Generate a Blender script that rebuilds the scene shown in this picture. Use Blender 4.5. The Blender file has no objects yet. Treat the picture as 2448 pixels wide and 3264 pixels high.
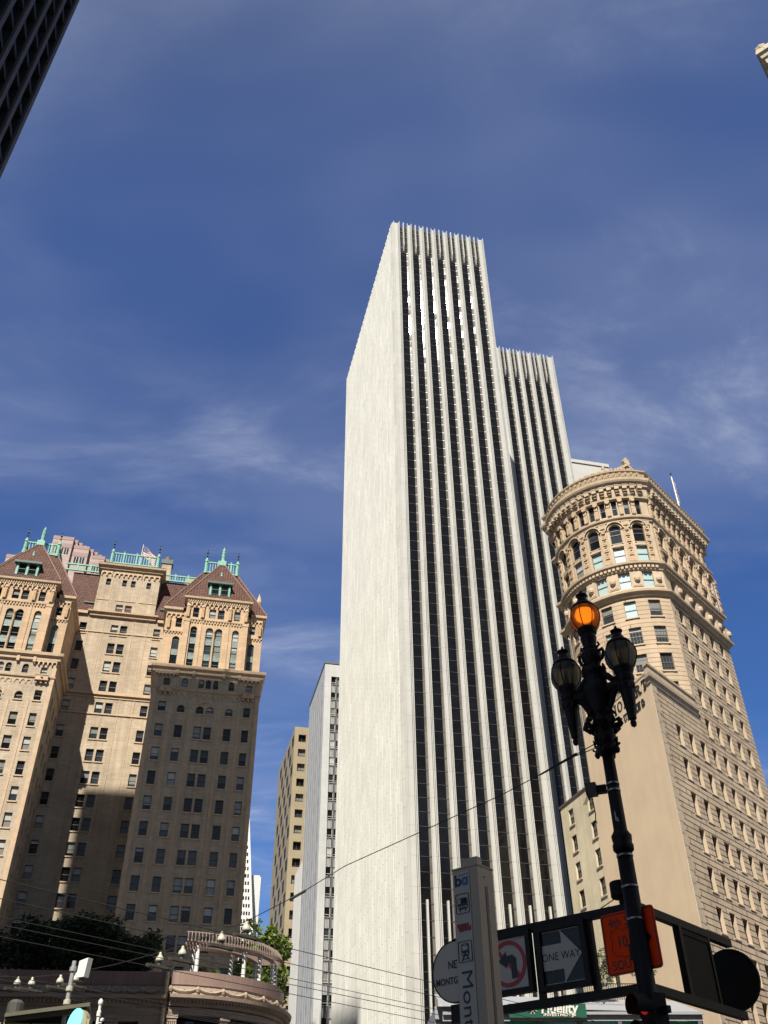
import bpy, math, random
from math import sin, cos, pi, radians as R, atan2, sqrt, hypot
from mathutils import Vector, Matrix
random.seed(7)
S = bpy.context.scene
C = S.collection

# ------------------------------------------------------------------ camera
EYE = 1.6
PITCH, ROLL, FPX = 37.9, -0.6, 2900.0
cam_d = bpy.data.cameras.new('camera')
cam = bpy.data.objects.new('camera', cam_d); C.objects.link(cam)
cam_d.sensor_fit = 'VERTICAL'; cam_d.sensor_height = 24.0
cam_d.lens = FPX / 3264.0 * 24.0
cam_d.clip_start = 0.1; cam_d.clip_end = 6000
_p = R(PITCH); _r = R(ROLL)
_f = Vector((0, cos(_p), sin(_p))); _x = Vector((1, 0, 0)); _u = _x.cross(_f)
_x2 = cos(_r) * _x + sin(_r) * _u; _u2 = -sin(_r) * _x + cos(_r) * _u
m = Matrix((_x2, _u2, -_f)).transposed().to_4x4(); m.translation = (0, 0, EYE)
cam.matrix_world = m
S.camera = cam

# ------------------------------------------------------------------ light
SUN = Vector((-0.145, -0.63, 0.765)).normalized()       # towards the sun
sun_d = bpy.data.lights.new('sun', 'SUN'); sun_d.energy = 5.0; sun_d.angle = R(0.53); sun_d.color = (1.0, 0.945, 0.845)
sun = bpy.data.objects.new('sun', sun_d); C.objects.link(sun)
sun.rotation_euler = SUN.to_track_quat('Z', 'Y').to_euler()

W = bpy.data.worlds.new('World'); S.world = W; W.use_nodes = True
nt = W.node_tree; N = nt.nodes; L = nt.links
for n in list(N): N.remove(n)
out = N.new('ShaderNodeOutputWorld'); bg = N.new('ShaderNodeBackground'); L.new(bg.outputs[0], out.inputs[0])
sky = N.new('ShaderNodeTexSky'); sky.sky_type = 'NISHITA'; sky.sun_disc = False
sky.sun_elevation = math.asin(SUN.z); sky.sun_rotation = atan2(SUN.x, SUN.y)
sky.altitude = 0; sky.air_density = 1.0; sky.dust_density = 0.05; sky.ozone_density = 3.0
bg.inputs[1].default_value = 0.056
tint = N.new('ShaderNodeMix'); tint.data_type = 'RGBA'; tint.blend_type = 'MULTIPLY'; tint.inputs[0].default_value = 1.0
L.new(sky.outputs[0], tint.inputs[6])
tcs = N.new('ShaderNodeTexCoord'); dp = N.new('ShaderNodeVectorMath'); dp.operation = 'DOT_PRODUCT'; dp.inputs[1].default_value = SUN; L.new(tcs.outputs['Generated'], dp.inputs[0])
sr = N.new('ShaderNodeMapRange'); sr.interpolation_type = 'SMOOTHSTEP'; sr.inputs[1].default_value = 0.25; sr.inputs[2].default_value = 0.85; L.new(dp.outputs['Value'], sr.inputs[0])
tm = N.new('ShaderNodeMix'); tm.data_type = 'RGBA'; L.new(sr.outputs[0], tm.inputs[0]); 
sz = N.new('ShaderNodeSeparateXYZ'); L.new(tcs.outputs['Generated'], sz.inputs[0])
er = N.new('ShaderNodeMapRange'); er.interpolation_type = 'SMOOTHSTEP'; er.inputs[1].default_value = 0.15; er.inputs[2].default_value = 0.75; L.new(sz.outputs[2], er.inputs[0])
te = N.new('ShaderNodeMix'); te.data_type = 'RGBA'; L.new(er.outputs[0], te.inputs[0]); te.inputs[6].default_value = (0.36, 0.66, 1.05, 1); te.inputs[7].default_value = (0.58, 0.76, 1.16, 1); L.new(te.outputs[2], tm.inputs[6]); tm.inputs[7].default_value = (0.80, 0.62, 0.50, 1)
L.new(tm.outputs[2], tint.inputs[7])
# thin cirrus: noise on the sky direction projected to a high flat layer
tc = N.new('ShaderNodeTexCoord'); sep = N.new('ShaderNodeSeparateXYZ'); L.new(tc.outputs['Generated'], sep.inputs[0])
def mth(op, a, b=None, c=None):
    n = N.new('ShaderNodeMath'); n.operation = op
    for i, v in enumerate((a, b, c)):
        if v is None: continue
        if isinstance(v, (int, float)): n.inputs[i].default_value = v
        else: L.new(v, n.inputs[i])
    return n.outputs[0]
zc = mth('MAXIMUM', sep.outputs[2], 0.04)
px_ = mth('DIVIDE', sep.outputs[0], zc); py_ = mth('DIVIDE', sep.outputs[1], zc)
cb = N.new('ShaderNodeCombineXYZ'); L.new(px_, cb.inputs[0]); L.new(py_, cb.inputs[1])
def cloud(rot, sx, sy, scale, detail, dist, lo, hi, off=(0, 0, 0)):
    mp = N.new('ShaderNodeMapping'); mp.inputs['Rotation'].default_value = (0, 0, R(rot)); mp.inputs['Scale'].default_value = (sx, sy, 1); mp.inputs['Location'].default_value = off
    L.new(cb.outputs[0], mp.inputs[0])
    nz = N.new('ShaderNodeTexNoise'); nz.inputs['Scale'].default_value = scale; nz.inputs['Detail'].default_value = detail
    nz.inputs['Roughness'].default_value = 0.63; nz.inputs['Distortion'].default_value = dist
    L.new(mp.outputs[0], nz.inputs['Vector'])
    mr = N.new('ShaderNodeMapRange'); mr.interpolation_type = 'SMOOTHSTEP'
    mr.inputs[1].default_value = lo; mr.inputs[2].default_value = hi; L.new(nz.outputs[0], mr.inputs[0])
    return mr.outputs[0]
c1 = cloud(-25, 1.0, 1.6, 1.7, 11, 0.9, 0.43, 0.78, (2.92, 1.317, 0))
c2 = cloud(35, 0.6, 1.3, 0.75, 4, 0.3, 0.36, 0.70, (0.597, 4.919, 0))
c3 = cloud(-35, 0.8, 2.0, 6.0, 9, 1.2, 0.30, 0.75, (6.797, 1.767, 0))
cm = mth('MULTIPLY', c1, mth('MULTIPLY_ADD', c3, 0.6, 0.4))
cm = mth('ADD', mth('MULTIPLY', cm, c2), mth('MULTIPLY', c2, 0.30))
vr = N.new('ShaderNodeMapRange'); vr.interpolation_type = 'SMOOTHSTEP'; vr.inputs[1].default_value = 0.55; vr.inputs[2].default_value = 0.95; vr.inputs[3].default_value = 0.0; vr.inputs[4].default_value = 0.055; L.new(sep.outputs[2], vr.inputs[0])
cm = mth('ADD', mth('MULTIPLY', cm, 0.80), vr.outputs[0])
mixc = N.new('ShaderNodeMix'); mixc.data_type = 'RGBA'
L.new(cm, mixc.inputs[0]); L.new(tint.outputs[2], mixc.inputs[6]); mixc.inputs[7].default_value = (5.0, 5.5, 6.9, 1)
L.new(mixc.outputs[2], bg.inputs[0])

S.view_settings.view_transform = 'Standard'; S.view_settings.look = 'None'
S.view_settings.exposure = 0.95; S.view_settings.gamma = 1.0
S.cycles.max_bounces = 6; S.cycles.diffuse_bounces = 3; S.cycles.glossy_bounces = 3; S.cycles.transmission_bounces = 4

# ------------------------------------------------------------------ materials
MAT = {}
K = 0.78                                                  # common albedo scale for the chosen exposure
def kk(c): return tuple(K * v for v in c)
def newmat(name):
    m = bpy.data.materials.new(name); m.use_nodes = True
    b = m.node_tree.nodes['Principled BSDF']; MAT[name] = m
    return m, m.node_tree, b
def simple(name, col, rough=0.6, metal=0.0, var=0.12, scale=3.0, spec=0.5, bump=0.0, coat=0.0):
    """procedural: base colour broken up by noise, slight roughness variation"""
    col = kk(col)
    m, t, b = newmat(name); n = t.nodes; l = t.links
    tc = n.new('ShaderNodeTexCoord'); nz = n.new('ShaderNodeTexNoise'); nz.inputs['Scale'].default_value = scale; nz.inputs['Detail'].default_value = 5
    l.new(tc.outputs['Object'], nz.inputs['Vector'])
    mr = n.new('ShaderNodeMapRange'); mr.inputs[1].default_value = 0.25; mr.inputs[2].default_value = 0.75
    mr.inputs[3].default_value = 1 - var; mr.inputs[4].default_value = 1 + var; l.new(nz.outputs[0], mr.inputs[0])
    mx = n.new('ShaderNodeVectorMath'); mx.operation = 'SCALE'; mx.inputs[0].default_value = col[:3]; l.new(mr.outputs[0], mx.inputs['Scale'])
    l.new(mx.outputs[0], b.inputs['Base Color'])
    b.inputs['Roughness'].default_value = rough; b.inputs['Metallic'].default_value = metal
    b.inputs['Specular IOR Level'].default_value = spec; b.inputs['Coat Weight'].default_value = coat
    if bump:
        bp = n.new('ShaderNodeBump'); bp.inputs['Strength'].default_value = bump; bp.inputs['Distance'].default_value = 0.05
        l.new(nz.outputs[0], bp.inputs['Height']); l.new(bp.outputs[0], b.inputs['Normal'])
    return m
def masonry(name, a, bcol, mortar, bw, bh, ms=0.02, rough=0.85, bump=0.5, vert=False, noise=0.12, nscale=0.35, spec=0.2, offset=0.5, streak=0.0, bias=0.0, sq=1.0, only_y=False):
    """courses of blocks, mapped by (x+y, z) so that every upright face gets them"""
    a, bcol, mortar = kk(a), kk(bcol), kk(mortar)
    m, t, b = newmat(name); n = t.nodes; l = t.links
    tc = n.new('ShaderNodeTexCoord'); sp = n.new('ShaderNodeSeparateXYZ'); l.new(tc.outputs['Object'], sp.inputs[0])
    ad = n.new('ShaderNodeMath'); ad.operation = 'ADD'; l.new(sp.outputs[1], ad.inputs[1])
    if only_y: ad.inputs[0].default_value = 0.0
    else: l.new(sp.outputs[0], ad.inputs[0])
    cb = n.new('ShaderNodeCombineXYZ')
    if vert: l.new(sp.outputs[2], cb.inputs[0]); l.new(ad.outputs[0], cb.inputs[1])
    else: l.new(ad.outputs[0], cb.inputs[0]); l.new(sp.outputs[2], cb.inputs[1])
    br = n.new('ShaderNodeTexBrick'); l.new(cb.outputs[0], br.inputs['Vector'])
    br.offset = offset; br.squash = sq
    br.inputs['Scale'].default_value = 1.0; br.inputs['Brick Width'].default_value = bw; br.inputs['Row Height'].default_value = bh
    br.inputs['Mortar Size'].default_value = ms; br.inputs['Mortar Smooth'].default_value = 0.15; br.inputs['Bias'].default_value = bias
    br.inputs['Color1'].default_value = (*a, 1); br.inputs['Color2'].default_value = (*bcol, 1); br.inputs['Mortar'].default_value = (*mortar, 1)
    nz = n.new('ShaderNodeTexNoise'); nz.inputs['Scale'].default_value = nscale; nz.inputs['Detail'].default_value = 8; nz.inputs['Roughness'].default_value = 0.65
    l.new(tc.outputs['Object'], nz.inputs['Vector'])
    mr = n.new('ShaderNodeMapRange'); mr.inputs[1].default_value = 0.3; mr.inputs[2].default_value = 0.7; mr.inputs[3].default_value = 1 - noise; mr.inputs[4].default_value = 1 + noise
    l.new(nz.outputs[0], mr.inputs[0])
    fac = mr.outputs[0]
    if streak:
        mp = n.new('ShaderNodeMapping'); mp.inputs['Scale'].default_value = (2.2, 2.2, 0.06); l.new(tc.outputs['Object'], mp.inputs[0])
        n2 = n.new('ShaderNodeTexNoise'); n2.inputs['Scale'].default_value = 1.0; n2.inputs['Detail'].default_value = 6; l.new(mp.outputs[0], n2.inputs['Vector'])
        m2 = n.new('ShaderNodeMapRange'); m2.inputs[1].default_value = 0.35; m2.inputs[2].default_value = 0.7; m2.inputs[3].default_value = 1 + streak * .4; m2.inputs[4].default_value = 1 - streak
        l.new(n2.outputs[0], m2.inputs[0]); mm = n.new('ShaderNodeMath'); mm.operation = 'MULTIPLY'; l.new(fac, mm.inputs[0]); l.new(m2.outputs[0], mm.inputs[1]); fac = mm.outputs[0]
    vm = n.new('ShaderNodeVectorMath'); vm.operation = 'SCALE'; l.new(br.outputs['Color'], vm.inputs[0]); l.new(fac, vm.inputs['Scale'])
    l.new(vm.outputs[0], b.inputs['Base Color'])
    b.inputs['Roughness'].default_value = rough; b.inputs['Specular IOR Level'].default_value = spec
    if bump:
        iv = n.new('ShaderNodeMath'); iv.operation = 'SUBTRACT'; iv.inputs[0].default_value = 1.0; l.new(br.outputs['Fac'], iv.inputs[1])
        bp = n.new('ShaderNodeBump'); bp.inputs['Strength'].default_value = bump; bp.inputs['Distance'].default_value = 0.06
        l.new(iv.outputs[0], bp.inputs['Height']); l.new(bp.outputs[0], b.inputs['Normal'])
    return m
def emis(name, col, s):
    m, t, b = newmat(name); b.inputs['Base Color'].default_value = (*col, 1); b.inputs['Emission Color'].default_value = (*col, 1); b.inputs['Emission Strength'].default_value = s
    return m

masonry('tower_stone', (.60, .425, .27), (.51, .365, .235), (.40, .285, .18), 1.5, .72, .014, noise=.10, bump=.25, streak=.10)
masonry('tower_brick', (.55, .445, .33), (.46, .37, .265), (.43, .345, .25), .9, .24, .02, noise=.13, bump=.35, streak=.14)
simple('tower_trim', (.55, .405, .27), .8, var=.14, scale=1.2, spec=.2, bump=.2)
simple('relief_stone', (.50, .34, .19), .85, var=.35, scale=6.0, spec=.15, bump=1.0)
masonry('roof_tile', (.155, .076, .054), (.105, .052, .040), (.045, .022, .018), .42, .42, .045, rough=.75, bump=1.0, noise=.28, nscale=.8)
simple('ridge_tile', (.20, .11, .08), .8, var=.2, scale=3)
simple('copper_green', (.20, .44, .33), .65, var=.34, scale=3.5, bump=.1)
simple('copper_dark', (.045, .095, .075), .6, var=.2)
simple('dark_iron', (.03, .018, .016), .5, var=.2)
masonry('rustic_stone', (.60, .47, .33), (.52, .40, .275), (.10, .07, .045), 3.4, .60, .055, noise=.15, bump=.9, streak=.14)  # rustication joints, with the shade in their grooves put into the mortar colour
masonry('front_stone', (.56, .43, .30), (.50, .38, .265), (.24, .17, .115), 3.0, .60, .035, noise=.10, bump=.8)
simple('stone_trim', (.54, .425, .30), .8, var=.13, scale=1.0, spec=.2, bump=.15)
simple('stone_relief', (.50, .375, .25), .85, var=.30, scale=5.0, spec=.15, bump=1.0)
simple('stucco_pink', (.70, .54, .37), .9, var=.055, scale=.35, spec=.15, bump=.05)
simple('stucco_cream', (.66, .57, .40), .9, var=.06, scale=.4, spec=.15, bump=.05)
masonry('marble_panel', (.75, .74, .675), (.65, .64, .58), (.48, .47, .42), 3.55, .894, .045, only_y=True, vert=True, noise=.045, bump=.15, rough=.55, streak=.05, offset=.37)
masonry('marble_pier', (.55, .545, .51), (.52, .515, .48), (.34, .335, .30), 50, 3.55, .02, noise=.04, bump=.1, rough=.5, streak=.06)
simple('bronze_glass', (.008, .008, .009), .05, var=.4, scale=.5, spec=.28)
simple('side_glass', (.15, .138, .115), .05, var=.3, scale=.6, spec=.4)
simple('mullion_dark', (.05, .045, .04), .4, var=.2)
simple('louvre_dark', (.03, .03, .03), .5, var=.2)
masonry('white_slab', (.53, .52, .49), (.50, .49, .46), (.50, .48, .45), 4.0, 1.9, .03, noise=.03, bump=.1, rough=.6)
masonry('white_panel', (.56, .56, .545), (.53, .53, .515), (.45, .45, .44), 1.1, 1.25, .02, noise=.03, bump=.1, rough=.5)
simple('fluted_panel', (.46, .46, .45), .5, var=.06)
simple('grey_metal', (.15, .153, .155), .4, metal=.3, var=.1)
masonry('tan_concrete', (.37, .305, .20), (.34, .28, .185), (.27, .22, .145), 3.1, 3.8, .02, noise=.06, bump=.1)
masonry('pink_granite', (.50, .38, .35), (.46, .35, .32), (.36, .27, .25), 1.4, 1.2, .03, noise=.06, bump=.1)
simple('pink_band', (.30, .19, .17), .7, var=.1)
masonry('pyramid_quartz', (.70, .68, .63), (.67, .65, .60), (.5, .48, .45), 2, 1.85, .05, noise=.03, bump=.1)
masonry('dark_granite', (.085, .075, .072), (.07, .062, .060), (.05, .045, .043), 1.2, 2.27, .02, noise=.1, bump=.1, rough=.6)
simple('dark_spandrel', (.022, .021, .024), .6, var=.15, spec=.15)
simple('matte_glass', (.03, .03, .03), .5, var=.5, scale=.4, spec=.12)
masonry('bank_granite', (.42, .33, .26), (.38, .30, .235), (.20, .155, .12), 1.3, .5, .012, noise=.12, bump=.3)
masonry('bank_parapet', (.31, .21, .175), (.29, .195, .165), (.16, .11, .09), 1.75, 2.2, .015, noise=.06, bump=.1, rough=.5)
simple('bank_relief', (.40, .31, .235), .85, var=.3, scale=6, spec=.15, bump=.8)
simple('slot_grey', (.24, .24, .235), .6, var=.2, scale=2, spec=.15)
simple('white_paint', (.74, .73, .68), .5, var=.05)
simple('pergola_wood', (.28, .20, .165), .7, var=.15)
simple('glass_dark', (.008, .009, .011), .05, var=.3, scale=1.5, spec=.40)
simple('glass_grey', (.035, .042, .048), .06, var=.4, scale=.9, spec=.55)
simple('blind_pale', (.46, .47, .43), .25, var=.08, spec=.7, coat=.6)
simple('blind_teal', (.42, .56, .56), .25, var=.08, spec=.7, coat=.6)
simple('blind_dim', (.22, .225, .20), .2, var=.15, spec=.7, coat=.6)
simple('frame_brown', (.10, .075, .055), .5, var=.15)
simple('frame_bronze', (.055, .04, .035), .5, var=.15)
simple('frame_white', (.55, .53, .48), .5, var=.1)
simple('spandrel_green', (.15, .20, .18), .5, var=.35, scale=4, bump=.8)
simple('lamp_iron', (.012, .012, .013), .55, var=.35, scale=6, spec=.22, bump=.25)
simple('sign_frame_paint', (.022, .022, .018), .6, var=.3, scale=5, spec=.25)
simple('steel_band', (.45, .46, .48), .3, metal=.9, var=.15)
simple('sign_white', (.70, .67, .60), .6, var=.05, spec=.2)
simple('sign_black', (.012, .012, .013), .45, var=.2)
simple('sign_red', (.52, .03, .035), .45, var=.08)
simple('sign_orange', (1.26, .085, .012), .85, var=.05, spec=.04)
simple('sign_blue', (.02, .16, .48), .45, var=.06)
simple('pylon_enamel', (.58, .47, .33), .45, var=.07, scale=2)
simple('pylon_slit', (.02, .03, .075), .4, var=.2)
simple('sign_back', (.018, .018, .015), .7, var=.3, spec=.2)
simple('roof_grey', (.30, .31, .33), .5, var=.06)
simple('sign_green', (.01, .085, .05), .4, var=.1)
simple('glass_green', (.03, .33, .17), .12, var=.35, scale=.7, spec=.7)
simple('galvanised', (.38, .38, .38), .5, metal=.4, var=.15)
simple('ceramic', (.48, .45, .35), .35, var=.1)
simple('insulator_base', (.07, .065, .055), .5, var=.2)
simple('wire', (.03, .028, .026), .5, var=.1)
simple('kiosk_green', (.10, .095, .06), .55, var=.15)
simple('kiosk_cream', (.36, .31, .20), .6, var=.12)
simple('bark', (.09, .07, .05), .9, var=.3, scale=8, bump=.6)
simple('asphalt', (.05, .05, .05), .9, var=.2, scale=2)
simple('concrete', (.26, .25, .23), .9, var=.12, scale=1.5)
simple('paving_brick', (.16, .075, .06), .85, var=.15, scale=4)
simple('ground_dirt', (.07, .066, .062), .95, var=.1, scale=.1)
masonry('hotel_brick', (.36, .29, .20), (.33, .26, .18), (.24, .19, .14), 1.2, .4, .02)
masonry('cream_terracotta', (.55, .49, .37), (.52, .46, .35), (.3, .26, .2), 1.2, .6, .02)
simple('flag_red', (.50, .03, .04), .8); simple('flag_white', (.78, .77, .74), .8); simple('flag_blue', (.02, .03, .12), .8)
emis('teal_light', (.16, .85, .80), 0.40); emis('signal_red', (.9, .03, .03), 0.12)
def leafmat(name, a, b_):
    m, t, b = newmat(name); n = t.nodes; l = t.links
    oi = n.new('ShaderNodeTexCoord'); nz = n.new('ShaderNodeTexNoise'); nz.inputs['Scale'].default_value = 1.6; nz.inputs['Detail'].default_value = 4
    l.new(oi.outputs['Object'], nz.inputs['Vector'])
    cr = n.new('ShaderNodeValToRGB'); cr.color_ramp.elements[0].position = .35; cr.color_ramp.elements[0].color = (*a, 1); cr.color_ramp.elements[1].position = .65; cr.color_ramp.elements[1].color = (*b_, 1)
    l.new(nz.outputs[0], cr.inputs[0]); l.new(cr.outputs[0], b.inputs['Base Color'])
    b.inputs['Roughness'].default_value = .6
    tr = n.new('ShaderNodeBsdfTranslucent'); l.new(cr.outputs[0], tr.inputs[0]); mx = n.new('ShaderNodeMixShader'); mx.inputs[0].default_value = .3
    l.new(b.outputs[0], mx.inputs[1]); l.new(tr.outputs[0], mx.inputs[2]); l.new(mx.outputs[0], n['Material Output'].inputs[0])
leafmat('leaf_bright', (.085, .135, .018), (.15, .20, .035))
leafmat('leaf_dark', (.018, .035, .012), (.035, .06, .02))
leafmat('leaf_olive', (.10, .12, .06), (.16, .18, .10))
def stain(name, amt=.16):
    # rain streaks and old patches: long vertical noise plus broad blotches multiplied into the base colour
    t = MAT[name].node_tree; n = t.nodes; l = t.links; b = n['Principled BSDF']; src = b.inputs['Base Color'].links[0].from_socket
    tc = n.new('ShaderNodeTexCoord'); mp = n.new('ShaderNodeMapping'); mp.inputs['Scale'].default_value = (1.3, 1.3, .05); l.new(tc.outputs['Object'], mp.inputs[0])
    n1 = n.new('ShaderNodeTexNoise'); n1.inputs['Scale'].default_value = 1.0; n1.inputs['Detail'].default_value = 7; l.new(mp.outputs[0], n1.inputs['Vector'])
    n2 = n.new('ShaderNodeTexNoise'); n2.inputs['Scale'].default_value = .16; n2.inputs['Detail'].default_value = 6; n2.inputs['Roughness'].default_value = .7; l.new(tc.outputs['Object'], n2.inputs['Vector'])
    outs = []
    for q, lo, hi in ((n1, .40, .72), (n2, .42, .66)):
        mr = n.new('ShaderNodeMapRange'); mr.inputs[1].default_value = lo; mr.inputs[2].default_value = hi; mr.inputs[3].default_value = 1 + amt * .25; mr.inputs[4].default_value = 1 - amt; l.new(q.outputs[0], mr.inputs[0]); outs.append(mr.outputs[0])
    mm = n.new('ShaderNodeMath'); mm.operation = 'MULTIPLY'; l.new(outs[0], mm.inputs[0]); l.new(outs[1], mm.inputs[1])
    vm = n.new('ShaderNodeVectorMath'); vm.operation = 'SCALE'; l.new(src, vm.inputs[0]); l.new(mm.outputs[0], vm.inputs['Scale']); l.new(vm.outputs[0], b.inputs['Base Color'])
for q_, a_ in (('stucco_pink', .045), ('stucco_cream', .16), ('tower_brick', .10), ('marble_panel', .06), ('marble_pier', .08), ('front_stone', .08), ('stone_trim', .10), ('sign_white', .10), ('pylon_enamel', .14), ('white_panel', .08), ('lamp_iron', .35), ('bank_parapet', .12)): stain(q_, a_)
# frosted lamp glass
def globe_mat(name, col, rough, emit=None):
    m, t, b = newmat(name); n = t.nodes; l = t.links
    tc = n.new('ShaderNodeTexCoord'); nz = n.new('ShaderNodeTexNoise'); nz.inputs['Scale'].default_value = 7; nz.inputs['Detail'].default_value = 6; l.new(tc.outputs['Object'], nz.inputs['Vector'])
    vm = n.new('ShaderNodeVectorMath'); vm.operation = 'SCALE'; vm.inputs[0].default_value = col; mr = n.new('ShaderNodeMapRange'); mr.inputs[3].default_value = .65; mr.inputs[4].default_value = 1.25
    l.new(nz.outputs[0], mr.inputs[0]); l.new(mr.outputs[0], vm.inputs['Scale']); l.new(vm.outputs[0], b.inputs['Base Color'])
    b.inputs['Roughness'].default_value = rough; b.inputs['Transmission Weight'].default_value = .55; b.inputs['IOR'].default_value = 1.1
globe_mat('globe_smoked', (.20, .185, .145), .35)
globe_mat('globe_amber', (.42, .20, .055), .6)
emis('lamp_glow', (1.0, .30, .02), 1.9)

# ------------------------------------------------------------------ mesh helpers
class MB:
    def __init__(s, T=None): s.v = []; s.f = []; s.m = []; s.T = T; s.smooth = False
    def pt(s, p):
        if s.T: p = s.T(*p)
        s.v.append(tuple(p)); return len(s.v) - 1
    def face(s, pts, mi=0): s.f.append([s.pt(p) for p in pts]); s.m.append(mi)
    def idx(s, ids, mi=0): s.f.append(list(ids)); s.m.append(mi)
    def box(s, x0, x1, y0, y1, z0, z1, mi=0, skip=''):
        a = [s.pt(p) for p in ((x0,y0,z0),(x1,y0,z0),(x1,y1,z0),(x0,y1,z0),(x0,y0,z1),(x1,y0,z1),(x1,y1,z1),(x0,y1,z1))]
        for k, q in (('b',(3,2,1,0)),('t',(4,5,6,7)),('f',(0,1,5,4)),('r',(1,2,6,5)),('k',(2,3,7,6)),('l',(3,0,4,7))):
            if k not in skip: s.idx([a[i] for i in q], mi)
    def prism(s, poly, z0, z1, mi=0, cap=True, bottom=True):
        n = len(poly); a = [s.pt((x, y, z0)) for x, y in poly]; b = [s.pt((x, y, z1)) for x, y in poly]
        for i in range(n): j = (i + 1) % n; s.idx([a[i], a[j], b[j], b[i]], mi)
        if cap: s.idx(b, mi)
        if bottom: s.idx(a[::-1], mi)
    def plate(s, poly, y0, y1, mi=0):
        """polygon in x,z extruded in y (front at y0 < y1)"""
        n = len(poly); a = [s.pt((x, y0, z)) for x, z in poly]; b = [s.pt((x, y1, z)) for x, z in poly]
        s.idx(a, mi); s.idx(b[::-1], mi)
        for i in range(n): j = (i + 1) % n; s.idx([a[j], a[i], b[i], b[j]], mi)
    def lathe(s, prof, cx=0, cy=0, seg=16, mi=0, a0=0, a1=2 * pi):
        full = abs(a1 - a0 - 2 * pi) < 1e-6; rings = []
        k = seg if full else seg + 1
        for r, z in prof:
            rings.append([s.pt((cx + r * cos(a0 + (a1 - a0) * i / seg), cy + r * sin(a0 + (a1 - a0) * i / seg), z)) for i in range(k)])
        for q, p in zip(rings, rings[1:]):
            for i in range(seg):
                j = (i + 1) % k; s.idx([q[i], q[j], p[j], p[i]], mi)
        if full and prof[0][0] > 1e-4: s.idx(rings[0][::-1], mi)
        if full and prof[-1][0] > 1e-4: s.idx(rings[-1], mi)
    def tube(s, pts, rad, seg=8, mi=0, cap=True):
        pts = [Vector(p) for p in pts]; rr = rad if isinstance(rad, (list, tuple)) else [rad] * len(pts); rings = []
        ref = None
        for i, p in enumerate(pts):
            d = (pts[min(i + 1, len(pts) - 1)] - pts[max(i - 1, 0)]).normalized()
            if ref is None: ref = Vector((0, 0, 1)) if abs(d.z) < .9 else Vector((1, 0, 0))
            a = d.cross(ref).normalized(); b = a.cross(d).normalized(); ref = b
            rings.append([s.pt(p + rr[i] * (cos(2*pi*k/seg) * a + sin(2*pi*k/seg) * b)) for k in range(seg)])
        for q, p in zip(rings, rings[1:]):
            for i in range(seg): j = (i + 1) % seg; s.idx([q[i], q[j], p[j], p[i]], mi)
        if cap: s.idx(rings[0][::-1], mi); s.idx(rings[-1], mi)
    def sweep(s, plan, prof, mi=0, closed=False, cap=True):
        """profile [(outward offset, z)] along a plan polyline; outward = right-hand side of travel"""
        n = len(plan); norms = []
        for i in range(n):
            a = plan[i - 1] if (i > 0 or closed) else None; b = plan[i]; c = plan[(i + 1) % n] if (i < n - 1 or closed) else None
            def nn(p, q):
                dx, dy = q[0] - p[0], q[1] - p[1]; l = hypot(dx, dy); return (dy / l, -dx / l)
            if a is None: norms.append(nn(b, c))
            elif c is None: norms.append(nn(a, b))
            else:
                n1 = nn(a, b); n2 = nn(b, c); x, y = n1[0] + n2[0], n1[1] + n2[1]; k = 2 / max(.35, (x * x + y * y)); norms.append((x * k, y * k))
        rings = [[s.pt((p[0] + q[0] * o, p[1] + q[1] * o, z)) for o, z in prof] for p, q in zip(plan, norms)]
        for i in range(n if closed else n - 1):
            a, b = rings[i], rings[(i + 1) % n]
            for k in range(len(prof) - 1): s.idx([a[k], b[k], b[k + 1], a[k + 1]], mi)
        if cap and not closed: s.idx(rings[0], mi); s.idx(rings[-1][::-1], mi)
    def wall(s, u0, u1, z0, z1, holes, depth=.3, mi=0, ri=0, ub=(), zb=(), back=None):
        """wall in (u, inward depth w, z) with openings (a,b,c,d[,'arch']) and their reveals; back = material index closing the openings"""
        us = sorted({u0, u1, *[h[0] for h in holes], *[h[1] for h in holes], *ub}); us = [u for u in us if u0 - 1e-6 <= u <= u1 + 1e-6]
        zs = sorted({z0, z1, *[h[2] for h in holes], *[h[3] for h in holes], *zb}); zs = [z for z in zs if z0 - 1e-6 <= z <= z1 + 1e-6]
        for c, d in zip(zs, zs[1:]):
            run = None
            for a, b in zip(us, us[1:]):
                hol = any(h[0] - 1e-6 <= a and b <= h[1] + 1e-6 and h[2] - 1e-6 <= c and d <= h[3] + 1e-6 for h in holes)
                if hol:
                    if run: s.face([(run[0],0,c),(run[1],0,c),(run[1],0,d),(run[0],0,d)], mi); run = None
                else:
                    if ub: s.face([(a,0,c),(b,0,c),(b,0,d),(a,0,d)], mi)
                    elif run: run[1] = b
                    else: run = [a, b]
            if run: s.face([(run[0],0,c),(run[1],0,c),(run[1],0,d),(run[0],0,d)], mi)
        for h in holes:
            a, b, c, d = h[:4]; D = depth
            if len(h) > 4:
                r = (b - a) / 2; k = 8; sp = d - r; cx = (a + b) / 2
                arc = [(cx - r * cos(pi * i / k), sp + r * sin(pi * i / k)) for i in range(k + 1)]
                for p, q in zip(arc, arc[1:]):
                    s.face([(p[0],0,p[1]),(q[0],0,q[1]),(q[0],0,d),(p[0],0,d)] if abs(p[1]-d) > 1e-5 and abs(q[1]-d) > 1e-5 else ([(p[0],0,p[1]),(q[0],0,q[1]),(p[0],0,d)] if abs(q[1]-d) < 1e-5 else [(p[0],0,d),(q[0],0,q[1]),(q[0],0,d)]), mi)
                    s.face([(q[0],0,q[1]),(p[0],0,p[1]),(p[0],D,p[1]),(q[0],D,q[1])], ri)
                top = sp
            else:
                top = d; s.face([(b,0,d),(a,0,d),(a,D,d),(b,D,d)], ri)
            s.face([(a,0,c),(b,0,c),(b,D,c),(a,D,c)], ri)
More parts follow.
